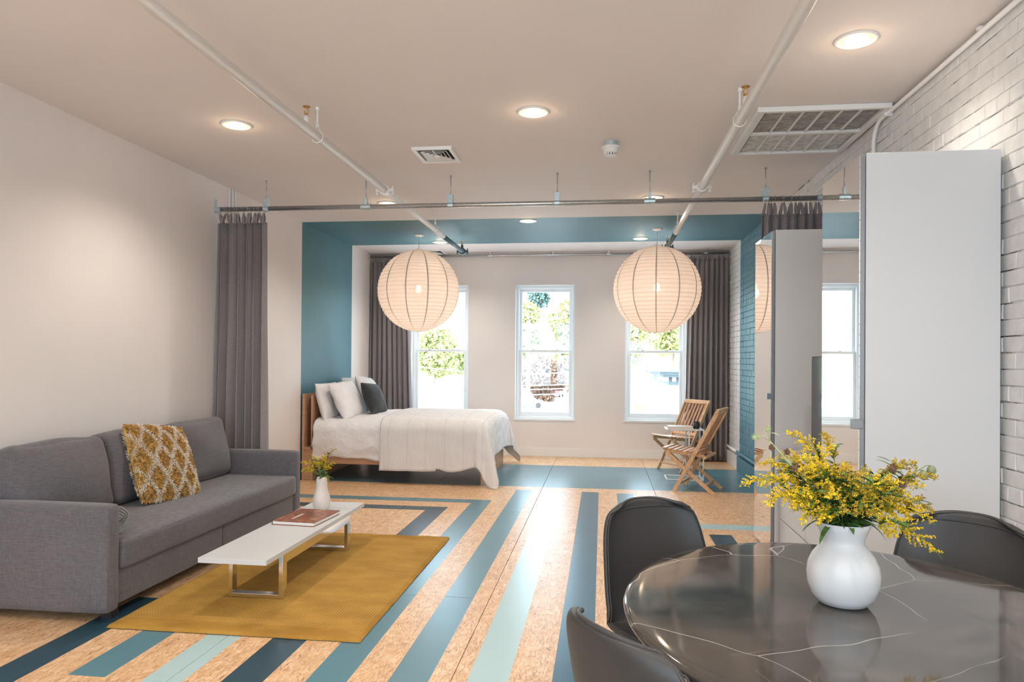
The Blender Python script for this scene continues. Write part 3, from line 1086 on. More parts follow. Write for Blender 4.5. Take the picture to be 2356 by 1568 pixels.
# dresser and television in the gap
t = thing('dresser', 'low white dresser between the two mirrored wardrobes', 'dresser', (1.5, 4.66, 0))
MB().box(1.285, XR-.022, 4.02, 5.32, .04, .755).build('carcass', M['panelw'], t, bevel=.002)
MB().box(1.265, XR-.022, 4.01, 5.33, .755, .78).build('top_panel', plain('pale_dresser_top', srgb(226, 205, 196), .4), t, bevel=.002)
for c in range(2):
    for r in range(3):
        ya, yb = 4.03+c*.645, 4.03+c*.645+.635
        za = .06+r*.232
        MB().box(1.265, 1.284, ya, yb, za, za+.224).build('drawer', M['panelw'], t, bevel=.002)
mb = MB()
for y in (4.05, 5.29):
    for x in (1.31, 1.70):
        mb.box(x-.02, x+.02, y-.02, y+.02, 0, .04)
mb.build('feet', M['panelw'], t)
t = thing('television', 'dark flat television standing on the dresser between the wardrobes', 'television', (1.42, 4.6, .78))
MB().box(1.405, 1.440, 4.10, 5.05, .86, 1.445).build('housing', M['black'], t, bevel=.006)
MB().box(1.402, 1.406, 4.108, 5.042, .875, 1.438).build('screen', M['screen'], t)
mb = MB().box(1.33, 1.52, 4.42, 4.74, .781, .792)
mb.box(1.415, 1.435, 4.52, 4.64, .79, .88)
mb.build('stand', M['black'], t, bevel=.003)

# ================================================================== SOFA
SY0, SY1, SX0, SX1 = 3.45, 5.87, -3.455, -2.56
t = thing('sofa', 'long grey linen sofa against the left wall', 'sofa', (-3.0, (SY0+SY1)/2, 0))
def sbox(name, x0, x1, y0, y1, z0, z1, r=.03, bulge=(0, 0, 0), nz=0, seed=0, n=12, rot=None, m='sofa', par=None):
    mb = MB()
    softbox(mb, (x0+x1)/2, (y0+y1)/2, (z0+z1)/2, x1-x0, y1-y0, z1-z0, r, n, bulge, nz, seed, rot=rot)
    return merge(mb.build(name, M[m], par or t, smooth=True))
AW = .105
sbox('arm', SX0, SX1, SY0, SY0+AW, .055, .625, .028, (0, .004, .003))
sbox('arm', SX0, SX1, SY1-AW, SY1, .055, .625, .028, (0, .004, .003))
sbox('seat_base', SX0+.05, SX1-.02, SY0+AW-.004, 4.632, .075, .272, .012, (.003, 0, 0))
sbox('seat_base', SX0+.05, SX1-.02, 4.636, SY1-AW+.004, .075, .272, .012, (.003, 0, 0))
sbox('seat_cushion', SX0+.10, SX1+.012, SY0+AW+.002, SY1-AW-.002, .262, .425, .03, (.004, 0, .008), .004, n=18)
sbox('back_frame', SX0, SX0+.14, SY0+AW-.003, SY1-AW+.003, .2, .68, .02)
for k in range(3):
    ya = SY0+AW+k*(SY1-SY0-2*AW)/3
    yb = SY0+AW+(k+1)*(SY1-SY0-2*AW)/3
    rt = Matrix.Rotation(radians(-13), 3, 'Y')
    sbox('back_cushion', -3.33-.0, -3.33+.17, ya+.004, yb-.004, .425, .425+.475, .05, (.055, .0, .015), .016, seed=k*3.3, n=20, rot=rt)
# stitched seams
mb = MB()
for y in (SY0+.012, SY1-.012):
    mb.tube([(SX0+.03, y, .618), (SX1-.03, y, .618), (SX1-.006, y, .59), (SX1-.006, y, .09)], .0022, 6)
mb.tube([(SX1+.006, SY0+AW+.03, .411), (SX1+.006, SY1-AW-.03, .411)], .0022, 6)
mb.build('piping', M['sofa'], t, smooth=True)
for x in (SX0+.08, SX1-.08):
    for y in (SY0+.13, SY1-.13):
        MB().box(x-.03, x+.03, y-.03, y+.03, 0, .08).build('foot', M['black'], t)

# shaggy throw pillow
pc = Vector((-3.04, 4.65, .67))
ang = radians(62)
ex = Vector((.09, .99, .0)).normalized()
ez = Vector((cos(radians(24)), 0, sin(radians(24))))
ez = (ez-ex*ez.dot(ex)).normalized()
ey = ez.cross(ex)
R3 = Matrix((ex, ey, ez)).transposed()
R3 = R3 @ Matrix.Rotation(radians(-8), 3, 'Z')
t = thing('throw_pillow', 'shaggy mustard throw pillow with a white diamond lattice on the sofa', 'pillow', pc)
mb = MB()
pillow(mb, pc, .55, .55, .15, R3, 24, .02, .006)
merge(mb.build('cushion', M['tuft1'], t, smooth=True))
rnd = random.Random(4)
mb = MB()
for k in range(17000):
    u, v = rnd.uniform(-1, 1), rnd.uniform(-1, 1)
    e = max(0, (1-abs(u)**2.6)*(1-abs(v)**2.6))
    sg = 1 if rnd.random() < .8 else -1
    x, y, z = u*.275, v*.275, sg*.075*e**.48
    a = (x*1.0+y*.62)/.150
    b = (x*1.0-y*.62)/.150
    da, db = abs(a-round(a)), abs(b-round(b))
    white = min(da, db) < .105
    p = Vector((x, y, z))
    nrm = Vector((u*(1-e)*1.3, v*(1-e)*1.3, sg*(.25+e))).normalized()
    d = (nrm+Vector((rnd.uniform(-.8, .8), rnd.uniform(-.8, .8)-.1, rnd.uniform(-.3, .3)))).normalized()
    L = rnd.uniform(.010, .019)+(.006 if white else 0)
    sd = d.cross(Vector((rnd.uniform(-1, 1), rnd.uniform(-1, 1), .3))).normalized()*.0022
    mid = p+d*L*.6
    tip = p+d*L+Vector((0, -.003, 0))
    pts = [R3 @ q+pc for q in (p-sd, p+sd, mid+sd*1.1, mid-sd*1.1, tip)]
    mb.add(pts, [(0, 1, 2, 3), (3, 2, 4)], 1 if white else 0)
mb.build('shag_pile', [M['tuft1'], M['tuft2']], t, kind='stuff')

# rolled grey throw behind the near arm
t = thing('rolled_throw', 'rolled grey knitted throw on the sofa seat by the near arm', 'blanket', (-2.84, 3.68, .5))
mb = MB()
cr = Vector((-2.82, 0, .50))
def roll(u, v):
    a = u*2*pi*4.2
    r_ = .012+.066*u+.003*sin(a*5+v*7)
    return (-3.10+.45*v+.010*sin(a*3)*v, 3.652+r_*cos(a), cr.z+.002+r_*sin(a)*.95)
mb.grid(roll, 150, 10)
mb.build('knit_roll', M['towel'], t, smooth=True, solid=.011)

# ================================================================== RUG
rx0, rx1, ry0, ry1 = -2.545, -1.18, 3.42, 5.53
t = thing('rug', 'mustard yellow woven rug under the white coffee table', 'rug', ((rx0+rx1)/2, (ry0+ry1)/2, 0))
mb = MB()
def rugf(u, v):
    a = min(1, max(-1, (u-.5)*2*1.02))
    b = min(1, max(-1, (v-.5)*2*1.02))
    x = (rx0+rx1)/2+a*(rx1-rx0)/2
    y = (ry0+ry1)/2+b*(ry1-ry0)/2
    edge = min(1, (1-abs(a))/.012) * min(1, (1-abs(b))/.008)
    x += .004*noise.noise(Vector((y*7, 3, 0)))*(abs(a) > .97)
    y += .006*noise.noise(Vector((x*7, 8, 0)))*(abs(b) > .97)
    return (x, y, .004+.013*edge**.5+.0015*noise.noise(Vector((x*9, y*9, 1))))
mb.grid(rugf, 120, 180)
mb.build('pile', M['rug'], t, smooth=True)
MB().box(rx0+.004, rx1-.004, ry0+.004, ry1-.004, .0005, .004).build('backing', M['rugedge'], t)

# ================================================================== COFFEE TABLE
RT = .0185
t = thing('coffee_table', 'long low white coffee table on chrome frame legs', 'coffee table', (-2.0, 4.5, RT))
xa, xb, ya, yb, zt = -2.215, -1.815, 3.715, 5.34, .300
MB().box(xa, xb, ya, yb, zt-.028, zt).build('tabletop', M['panelw'], t, bevel=.0015)
for y in (3.935, 4.995):
    mb = MB()
    x0, x1 = -2.155, -1.822
    mb.box(x0, x0+.025, y, y+.055, RT, zt-.0285)
    mb.box(x1-.025, x1, y, y+.055, RT, zt-.0285)
    mb.box(x0+.025, x1-.025, y, y+.055, RT, RT+.022)
    mb.box(x0+.025, x1-.025, y, y+.055, zt-.045, zt-.0285)
    mb.build('leg_frame', M['chrome'], t, bevel=.0015)
for x in (-2.15, -1.832):
    MB().box(x, x+.010, 3.9905, 4.9945, zt-.082, zt-.0285).build('side_rail', M['chrome'], t)

# book on the coffee table
a = radians(-4)
bc = Vector((-2.012, 4.72, zt))
t = thing('book', 'large art book with a painted dark red cover on the coffee table', 'book', bc, a)
w_, l_ = .30, .40
mb = MB().box(-w_/2+.003, w_/2-.003, -l_/2+.003, l_/2-.003, .0045, .0235)
mb.build('pages', M['pages'], t, local=True)
MB().box(-w_/2, w_/2, -l_/2, l_/2, .0235, .0275).build('cover', M['cover'], t, local=True)
MB().box(-w_/2, w_/2, -l_/2, l_/2, .0005, .0045).build('back_cover', M['cover'], t, local=True)
MB().box(-w_/2-.002, -w_/2+.002, -l_/2, l_/2, .0005, .0275).build('spine', M['spine'], t, local=True)
mb = MB()
for k in range(2):
    mb.box(-.045-.012*k, -.040-.012*k, -.12, .04, .0275, .0279)
mb.build('title_lines', M['pages'], t, local=True)

# ================================================================== PLANTS
def plume(mb, base, d, L, rnd, mi_y, dens=1.0, droop=.5, fs=.0036, sw=.0012):
    """a goldenrod plume: main axis arching along d with short side sprays set with florets"""
    d = Vector(d).normalized()
    side = d.cross(Vector((0, 0, 1)))
    side = side.normalized() if side.length > .01 else Vector((1, 0, 0))
    axis = []
    p = Vector(base)
    dd = d.copy()
    n = 9
    for i in range(n+1):
        axis.append(p.copy())
        dd = (dd+Vector((0, 0, -droop*.10))).normalized()
        p = p+dd*L/n
    mb.tube(axis, sw, 4, 0, radii=[sw*(1-.6*i/n) for i in range(n+1)])
    nb = int(13*dens)
    for k in range(nb):
        f = (k+.3)/nb
        q = f*(n-1)
        i = int(q)
        o = axis[i].lerp(axis[i+1], q-i)
        ad = (axis[i+1]-axis[i]).normalized()
        a = rnd.uniform(0, 2*pi)
        s2 = ad.cross(side).normalized()
        out = side*cos(a)+s2*sin(a)
        bd = (ad*.7+out*.9+Vector((0, 0, .15))).normalized()
        bl = L*.34*(1-f*.75)*rnd.uniform(.7, 1.2)
        m = max(3, int(bl/.0042))
        pp = o.copy()
        for j in range(m):
            bd = (bd+Vector((0, 0, -.05*droop))+ad*.02).normalized()
            pp = pp+bd*bl/m
            for _ in range(3):
                c = pp+Vector((rnd.uniform(-1, 1), rnd.uniform(-1, 1), rnd.uniform(-.2, 1.2)))*fs*1.15
                r_ = fs*rnd.uniform(.55, 1.1)
                rz = rnd.uniform(0, 2)
                vs = [c+Vector((r_*cos(rz+t_), r_*sin(rz+t_), r_*.3*sin(t_*2+rz))) for t_ in (0, 2.09, 4.19)]+[c+Vector((0, 0, r_)), c-Vector((0, 0, r_*.8))]
                mb.add(vs, [(0, 1, 3), (1, 2, 3), (2, 0, 3), (1, 0, 4), (2, 1, 4), (0, 2, 4)], mi_y if rnd.random() < .86 else 3-mi_y)
    # tip
    return axis

def leaf(mb, base, d, L, wd, rnd, mi=0, droop=.6):
    d = Vector(d).normalized()
    side = d.cross(Vector((0, 0, 1)))
    side = side.normalized() if side.length > .01 else Vector((1, 0, 0))
    side = (side+Vector((0, 0, rnd.uniform(-.5, .5)))).normalized()
    n = 6
    p = Vector(base)
    rows = []
    for i in range(n+1):
        f = i/n
        ww = wd*(sin(pi*min(1, f*.92+.06)))**.8*(1 if f < .98 else .1)
        nn = side.cross(d).normalized()
        rows.append((p-side*ww/2+nn*ww*.12, p.copy(), p+side*ww/2+nn*ww*.12))
        d = (d+Vector((0, 0, -droop/n))).normalized()
        p = p+d*L/n
    vs = [q for r_ in rows for q in r_]
    fs = []
    for i in range(n):
        a = i*3
        fs += [(a, a+1, a+4, a+3), (a+1, a+2, a+5, a+4)]
    mb.add(vs, fs, mi)

def goldenrod(base, tip, lab, rnd, vase_in, group=None, plen=.13, dens=1., droop=.6, yel=1, scale=1., leaves=7):
    """one stem: from inside the vase, through the rim, to the tip where the plume sits"""
    base, tip = Vector(base), Vector(tip)
    t = thing('goldenrod_stem', lab, 'flower', base, group=group)
    m = base.lerp(tip, .5)+Vector((0, 0, .03*scale))
    pts = []
    d0 = Vector(vase_in)
    for i in range(9):
        s_ = i/8
        pts.append(d0.lerp(base, s_*2) if s_ < .5 else base*(1-(s_-.5)*2)**2+m*2*(1-(s_-.5)*2)*((s_-.5)*2)+tip*((s_-.5)*2)**2)
    MB().tube(pts, .0017*scale, 5, radii=[.0019*scale*(1-.5*i/8) for i in range(9)]).build('stem', M['stemg'], t, smooth=True)
    out = (tip-base)
    dr = (pts[-1]-pts[-2]).normalized()
    mb = MB()
    ax = plume(mb, tip-dr*plen*.25, (dr+Vector((out.x, out.y, 0)).normalized()*.3 if out.length > 0 else dr), plen, rnd, yel, dens, droop, .0027*scale**.5, .0011*scale)
    nside = 3
    for k in range(nside):
        f = .55+.15*k
        q = pts[4+min(3, int((f)*4))]
        a = rnd.uniform(0, 2*pi)
        plume(mb, q, dr+Vector((cos(a), sin(a), .1))*.8, plen*rnd.uniform(.45, .7), rnd, yel, dens*.9, droop, .0025*scale**.5, .0009*scale)
    mb.build('flower_plume', [M['stemg'], M['yellow'], M['yellow2']], t, kind='stuff')
    mb = MB()
    for k in range(leaves):
        f = rnd.uniform(.0, 1)
        q = 4+f*3.95
        i = int(q)
        p = pts[i].lerp(pts[i+1], q-i) if i < 8 else pts[8]
        a = rnd.uniform(0, 2*pi)
        leaf(mb, p, Vector((cos(a), sin(a), .35))+dr*.4, rnd.uniform(.035, .07)*scale, rnd.uniform(.007, .013)*scale, rnd)
    mb.build('leaves', M['leaf'], t, kind='stuff', smooth=True)
    return t

# small vase on the coffee table
sv = Vector((-2.035, 5.03, zt))
t = thing('vase', 'small off-white ceramic vase with a pinched neck on the coffee table', 'vase', sv)
prof = [(.0001, 0.0005), (.042, .0005), (.052, .006), (.060, .03), (.0635, .06), (.060, .095), (.050, .13), (.042, .16), (.0395, .185), (.041, .205), (.0395, .228), (.032, .242), (.026, .245), (.024, .238), (.030, .21), (.030, .17), (.045, .1), (.05, .04), (.0001, .015)]
MB().lathe(prof, sv, 48).build('vase_body', M['ceramic2'], t, smooth=True)
rnd = random.Random(12)
Rw, Uw = Vector((.992, .125, 0)), Vector((0, 0, 1))
small = [(-.115, .13, 'leftmost drooping goldenrod sprig in the small vase on the coffee table', .08),
         (-.10, .075, 'low goldenrod sprig leaning left from the small vase', .075),
         (-.065, .165, 'tall goldenrod sprig left of centre in the small vase', .08), (-.03, .10, 'short goldenrod sprig left of centre in the small vase', .07),
         (.012, .13, 'upright goldenrod sprig in the centre of the small vase', .08), (.05, .205, 'tallest goldenrod sprig in the small vase on the coffee table', .095), (.085, .12, 'goldenrod sprig leaning right from the small vase', .075),
         (.05, .10, 'short goldenrod sprig right of centre in the small vase', .07), (.035, -.02, 'short goldenrod sprig hanging over the rim of the small vase', .04), (.02, .17, 'tall goldenrod sprig in the centre of the small vase', .08)]
for dx, dz, lab, pl in small:
    dep = rnd.uniform(-.05, .05)
    base = sv+Rw*dx*.15+Vector((0, 0, .241))
    if dz < 0:
        base = sv+Rw*.026+Vector((0, -.01, .247))
    tip = sv+Rw*dx*.85+Vector((0, dep, .241+dz*.8))
    grp = 'goldenrod sprigs in the small vase'
    goldenrod(base, tip, lab or 'goldenrod sprig in the middle of the bunch in the small vase', rnd, sv+Vector((0, 0, .08)), group=grp, plen=pl, dens=.85, yel=2 if rnd.random() < .4 else 1, scale=1.1, leaves=7)

# ================================================================== DINING TABLE
TC, TR, TZ = Vector((.662, 1.992, 0)), 1.0, .75
t = thing('dining_table', 'round black veined marble dining table at bottom right', 'table', TC)
mb = MB()
prof = [(-.05, 0), (-.022, .0), (-.012, -.001), (-.004, -.005), (0, -.012), (-.002, -.020), (-.014, -.028), (-.05, -.032)]
NS = 160
for dr, z in prof:
    for k in range(NS):
        a = 2*pi*k/NS
        u, v = (.600+dr)*cos(a), (.722+dr)*sin(a)
        mb.v.append((TC.x+u*cos(-.065)-v*sin(-.065), TC.y+u*sin(-.065)+v*cos(-.065), TZ+z))
for i in range(len(prof)-1):
    for k in range(NS):
        a, b = i*NS+k, i*NS+(k+1) % NS
        mb.f.append((a, a+NS, b+NS, b))
        mb.mi.append(0)
mb.f += [tuple(range(NS)), tuple((len(prof)-1)*NS+k for k in reversed(range(NS)))]
mb.mi += [0, 0]
mb.build('tabletop', M['marble'], t, smooth=True)
MB().lathe([(.0001, 0), (.30, 0), (.29, .012), (.12, .03), (.055, .09), (.042, .3), (.06, .6), (.14, .70), (.17, .717), (.0001, .7175)], (TC.x, TC.y, 0), 56).build('pedestal', M['black'], t, smooth=True)

# dining chairs : moulded leather shell
def dining_chair(loc, face, lab):
    """local: +y = facing direction, origin on the floor under the seat centre"""
    rz = math.atan2(face[1], face[0])-pi/2
    t = thing('dining_chair', lab, 'chair', (loc[0], loc[1], 0), rz, 'black leather shell dining chairs')
    def prof(v):
        # v 0 seat front .. 1 back top ; returns y,z
        P = [(.235, .455), (.20, .468), (.10, .455), (0, .445), (-.10, .445), (-.165, .462), (-.205, .51), (-.228, .58), (-.247, .67), (-.268, .77), (-.292, .872)]
        q = v*(len(P)-1)
        i = min(int(q), len(P)-2)
        f = q-i
        p0, p1, p2, p3 = P[max(i-1, 0)], P[i], P[i+1], P[min(i+2, len(P)-1)]
        r = []
        for k in (0, 1):
            a, b, c, d = p0[k], p1[k], p2[k], p3[k]
            r.append(.5*((2*b)+(-a+c)*f+(2*a-5*b+4*c-d)*f*f+(-a+3*b-3*c+d)*f**3))
        return r
    def S(u, v, off=0):
        s_ = (u-.5)*2
        a = sin(s_*pi/2)
        # rounded outline : corner rounding by pulling v inward near the sides
        vc = v
        y, z = prof(vc)
        hw = .238 if v < .5 else .238-.040*((v-.5)/.5)**1.6
        # corner rounding superellipse at the top and front
        if v > .84:
            q = (v-.84)/.16
            hw *= (1-(1-max(0, 1-q**3.0)**.5)*.34)
        if v < .12:
            q = (.12-v)/.12
            hw *= (1-q**2.5*.30)
        x = a*hw
        wing = abs(a)**2.6
        # seat: sides rise; back: sides come forward
        if v < .45:
            z += .022*wing
        elif v < .62:
            f = (v-.45)/.17
            z += (.022*(1-f)+.05*f*(1-f))*wing
            y += (.075*f+.05*f*(1-f))*wing
        else:
            f = (v-.62)/.38
            y += (.075*(1-f*.25))*wing
            z += -.018*wing*f
        return Vector((x, y, z))
    nu, nv = 28, 48
    MB().grid(lambda u, v: S(u, v), nu, nv).build('shell', M['leather'], t, smooth=True, local=True, solid=.022, subd=1)
    # piping round the rim
    rim = [S(0, v/40) for v in range(41)]+[S(u/20, 1) for u in range(1, 21)]+[S(1, 1-v/40) for v in range(1, 41)]+[S(1-u/20, 0) for u in range(1, 21)]
    MB().tube(rim, .0065, 8).build('piping', M['leather'], t, smooth=True, local=True)
    inner = [S(.045, .30+.66*v/30)+Vector((0, .014, .002)) for v in range(31)]+[S(.045+.91*u/20, .965)+Vector((0, .013, 0)) for u in range(1, 21)]+[S(.955, .30+.66*(1-v/30))+Vector((0, .014, .002)) for v in range(31)]
    MB().tube(inner, .0026, 6).build('seam', M['leather'], t, smooth=True, local=True)
    MB().lathe([(.0001, .44), (.11, .435), (.11, .42), (.0001, .415)], (0, 0, 0), 24).build('seat_mount', M['black'], t, local=True)
    for sx in (-1, 1):
        for sy in (-1, 1):
            MB().tube([(sx*.08, sy*.08, .43), (sx*.22, sy*.21, .002)], .011, 10, radii=[.013, .009]).build('leg', M['black'], t, smooth=True, local=True)
    return t
def seat_from_back(bx, by, f):
    l = hypot(*f)
    f = (f[0]/l, f[1]/l)
    return (bx+f[0]*.27, by+f[1]*.27), f
for bx, by, f, lab in ((.165, 2.80, (.50, -.86), 'black leather dining chair behind the left side of the marble table'),
                       (1.285, 2.70, (-.66, -.75), 'black leather dining chair behind the right side of the marble table, by the wardrobe'),
                       (.005, 1.455, (.82, .57), 'black leather dining chair nearest the camera at the bottom edge, seen from behind')):
    p, f = seat_from_back(bx, by, f)
    dining_chair(p, f, lab)

# big vase
vb = Vector((.650, 2.035, TZ))
t = thing('vase', 'large white ceramic vase with a flared neck on the marble table', 'vase', vb)
prof = [(.0001, .0005), (.045, .0005), (.062, .006), (.079, .026), (.0900, .055), (.0925, .083), (.0895, .108), (.079, .132), (.064, .152), (.0545, .163), (.0525, .170), (.055, .182), (.062, .20), (.070, .222), (.0685, .2235), (.060, .205), (.051, .182), (.049, .17), (.06, .155), (.083, .1), (.078, .05), (.0001, .02)]
MB().lathe(prof, vb, 64).build('vase_body', M['ceramic'], t, smooth=True)

# the bouquet : offsets in picture-right (dx) and up (dz) from the rim centre, depth dy
rnd = random.Random(31)
rimc = vb+Vector((0, 0, .215))
S_ = 1/857.
def at(px, py, dep=0):
    k = 1+dep/1.92
    return rimc+Rw*((px-1939)*S_*k)+Vector((-.125*dep, dep, (1211-py)*S_*k))
special = [
 (1762, 1092, .02, 'leftmost goldenrod plume in the big vase, reaching past the wardrobe mirror', .11, 1),
 (1800, 1120, -.03, 'low left goldenrod plume in the big vase, bright yellow', .12, 1),
 (1850, 1150, -.05, 'goldenrod stem drooping low at the left of the big vase', .11, 1),
 (1875, 1010, .03, 'tallest goldenrod stem left of centre in the big vase', .10, 1),
 (1935, 1010, .08, 'tall olive goldenrod tip pointing right near the top of the big bouquet', .07, 2),
 (1885, 1060, -.02, 'goldenrod plume curling over left of the centre of the big bouquet', .13, 1),
 (2095, 1060, .05, 'goldenrod stem standing at the upper right of the big bouquet', .08, 2),
 (2120, 1075, .0, 'highest goldenrod tip at the right end of the big bouquet', .08, 2),
 (2125, 1150, .02, 'goldenrod stem reaching far right over the black chair', .09, 2),
 (2105, 1165, -.03, 'goldenrod plume hanging at the right side above the black chair', .08, 1),
 (2080, 1205, -.06, 'lowest goldenrod plume stretching right along the rim of the big vase', .13, 1),
 (2060, 1100, .0, 'goldenrod plume right of centre beside the striped pods', .11, 1)]
for px, py, dep, lab, pl, yl in special:
    a = rnd.uniform(0, 2*pi)
    tip = at(px, py, dep)
    dirx = (px-1939)/230
    base = rimc+Rw*dirx*.048+Vector((0, rnd.uniform(-.03, .03), .006))
    tip = base.lerp(tip, .86)
    goldenrod(base, tip, lab, rnd, vb+Vector((-.02*dirx, 0, .04)), group='goldenrod stems in the big white vase', plen=pl*1.15, dens=1.9, yel=yl, droop=.9, leaves=22)
for k in range(30):
    px = rnd.uniform(1800, 2075)
    py = rnd.uniform(1065, 1165)
    dep = rnd.uniform(-.11, .10)
    dirx = (px-1939)/230
    tip = at(px, py, dep)
    base = rimc+Rw*dirx*.045+Vector((0, dep*.35, .006))
    tip = base.lerp(tip, .9)
    lab = 'goldenrod stem %s in the big bouquet, %s, %s side' % ('rising high' if py < 1112 else 'spreading low', 'at the front' if dep < 0 else 'at the back', 'far left' if px < 1850 else 'left' if px < 1930 else 'right' if px < 2010 else 'far right')
    goldenrod(base, tip, lab, rnd, vb+Vector((-.02*dirx, 0, .04)), group='goldenrod stems in the big white vase', plen=rnd.uniform(.08, .125), dens=1.2, yel=1 if rnd.random() < .75 else 2, droop=.9, leaves=30)
# loose long leaves over the rim
for k, (px, py, dep, L, lab) in enumerate([(1836, 1205, -.03, .09, 'long green leaf hanging left over the rim of the big vase'), (1868, 1228, -.05, .085, 'narrow green leaf drooping down outside the left of the big vase neck'), (1928, 1215, -.08, .06, 'short green leaf over the front rim of the big vase'), (2035, 1225, -.05, .075, 'green leaf drooping over the right of the big vase rim')]):
    mb = MB()
    tgt = at(px, py, dep)
    b = rimc+(tgt-rimc)*.3+Vector((0, 0, .014))
    d = Vector((tgt.x-b.x, tgt.y-b.y, 0)).normalized()+Vector((0, 0, .3))
    leaf(mb, b, d, L*1.15, .016, rnd, 0, 1.7 if k in (1, 3) else 1.1)
    o = mb.build('leaf', M['leaf'], None, smooth=True, loc=tuple(b))
    tag(o, lab, 'leaf', 'loose leaves over the vase rim')
for k, (px, py, dep, L, wd, lab) in enumerate([(2010, 1120, .04, .13, .065, 'broad ribbed leaf right of centre in the big bouquet'), (2060, 1135, .02, .14, .055, 'second broad leaf lower right in the big bouquet'), (2110, 1115, .05, .11, .03, 'curved leaf reaching right in the big bouquet')]):
    mb = MB()
    tgt = at(px, py, dep)
    d = (tgt-rimc).normalized()
    b = rimc+(tgt-rimc)*.35
    leaf(mb, b, d+Vector((0, 0, .2)), L, wd, rnd, 0, .9)
    mb.tube([rimc-Vector((0, 0, .12)), rimc-Vector((0, 0, .02)), b], .0018, 5)
    o = mb.build('leaf', M['leaf'], None, smooth=True, loc=tuple(b))
    tag(o, lab, 'leaf', 'broad leaves in the big bouquet')
# thistle stem with pale heads at the left
def head(c, r, m, par, rnd, spikes=70):
    mb = MB()
    mb.lathe([(.0001, -r), (r*.6, -r*.8), (r*.8, 0), (r*.55, r*.6), (.0001, r*.8)], c, 12)
    for k in range(spikes):
        a, b = rnd.uniform(0, 2*pi), rnd.uniform(-.6, 1.5)
        d = Vector((cos(a)*cos(b), sin(a)*cos(b), sin(b)))
        mb.tube([Vector(c)+d*r*.6, Vector(c)+d*r*1.35], r*.07, 3, cap=False, radii=[r*.1, r*.02])
    return mb.build('seed_head', m, par)
tb = rimc+Vector((-.03, 0, 0))
t = thing('thistle_stem', 'pale green thistle stem with round heads at the upper left of the big bouquet', 'flower', tb)
fork = at(1768, 1020, .0)
path = [vb+Vector((0, 0, .05)), tb, at(1860, 1120, 0), at(1805, 1060, 0), fork]
h1, h2, h3 = at(1762, 992, 0), at(1734, 1011, .0), at(1768, 1033, -.01)
MB().tube(path, .0017, 6).build('stem', M['thistle'], t, smooth=True)
mb = MB()
for hh, via in ((h1, at(1764, 1003, 0)), (h2, at(1752, 1008, 0)), (h3, at(1764, 1026, 0))):
    mb.tube([fork, via, hh], .0012, 5)
mb.build('branches', M['thistle'], t, smooth=True)
head(h1, .0075, M['thistle'], t, rnd)
head(h2, .0085, M['thistle'], t, rnd)
head(h3, .0075, M['thistled'], t, rnd)
mb = MB()
for p_, d_ in ((at(1770, 1000, 0), (1, 0, -.1)), (at(1738, 1016, 0), (-.3, 0, -1)), (at(1770, 1040, 0), (0, 0, -1))):
    leaf(mb, p_, d_, .026, .005, rnd, 0, .4)
mb.build('leaves', M['thistle'], t)
for px, py, dep, r_, lab, m in ((1811, 1047, .01, .008, 'dried brown seed head left of centre above the big bouquet', 'thistled'), (1820, 1078, -.02, .012, 'large dark seed head on the left of the big bouquet', 'thistled'),
                                (2043, 1078, -.02, .011, 'dark round seed head on the right of the big bouquet', 'thistled'), (2055, 1108, -.05, .011, 'dried mauve seed head low on the right of the big bouquet', 'thistled')):
    c = at(px, py, dep)
    t = thing('seed_head_stem', lab, 'flower', rimc, group='dried seed heads in the big bouquet')
    MB().tube([rimc-Vector((0, 0, .1)), rimc, rimc.lerp(c, .6)+Vector((0, 0, .01)), c], .0014, 5).build('stem', M['stemg'], t, smooth=True)
    head(c, r_, M[m], t, rnd, 90)
t = thing('seed_pod_stem', 'stem with two striped green seed pods at the right of the big bouquet', 'flower', rimc)
c1, c2 = at(2125, 1095, 0), at(2143, 1084, 0)
MB().tube([rimc-Vector((0, 0, .1)), rimc+Rw*.03, at(2060, 1130, 0), at(2112, 1085, 0), c1+Vector((0, 0, .012))], .0014, 5).build('stem', M['stemg'], t, smooth=True)
MB().tube([at(2112, 1085, 0), at(2130, 1074, 0), c2+Vector((0, 0, .012))], .0011, 5).build('stem', M['stemg'], t, smooth=True)
for c in (c1, c2):
    mb = MB()
    n_ = 24
    pr = [(.0001, .012), (.006, .0105), (.0105, .004), (.0115, -.003), (.008, -.010), (.003, -.014), (.0001, -.015)]
    base_i = len(mb.v)
    for r_, z_ in pr:
        for q in range(n_):
            a = 2*pi*q/n_
            rr = r_*(1+(.10 if q % 3 == 0 else 0))
            mb.v.append((c.x+rr*cos(a), c.y+rr*sin(a), c.z+z_))
    for i in range(len(pr)-1):
        for q in range(n_):
            a, b = base_i+i*n_+q, base_i+i*n_+(q+1) % n_
            mb.f.append((a, b, b+n_, a+n_))
            mb.mi.append(0)
    mb.build('seed_pod', M['pod'], t, smooth=True)

# ================================================================== BED
by0, by1, bx0, bx1 = 7.95, 9.65, -3.462, -1.33
t = thing('bed', 'oak veneer double bed with headboard against the teal wall', 'bed', ((bx0+bx1)/2, (by0+by1)/2, 0))
hb = MB().box(bx0, bx0+.03, by0, by1, 0, 1.0).build('headboard', M['oakh'], t, bevel=.002)
MB().box(bx0+.03, bx0+.112, by0, by1, .36, .385).build('headboard_shelf', M['oakx'], t)
MB().box(bx0+.03, bx0+.112, by0+.012, by0+.03, 0, .36).build('headboard_lower_panel', M['oakh'], t)
MB().box(bx0+.03, bx0+.112, by1-.03, by1-.012, 0, .36).build('headboard_lower_panel', M['oakh'], t)
MB().box(bx0+.100, bx0+.118, by0+.02, by1-.02, .385, .99).build('headboard_front', M['oakh'], t, bevel=.002)
MB().box(bx0+.112, bx0+.130, by0, by1, 0, .36).build('headboard_lower_panel', M['oakh'], t, bevel=.002)
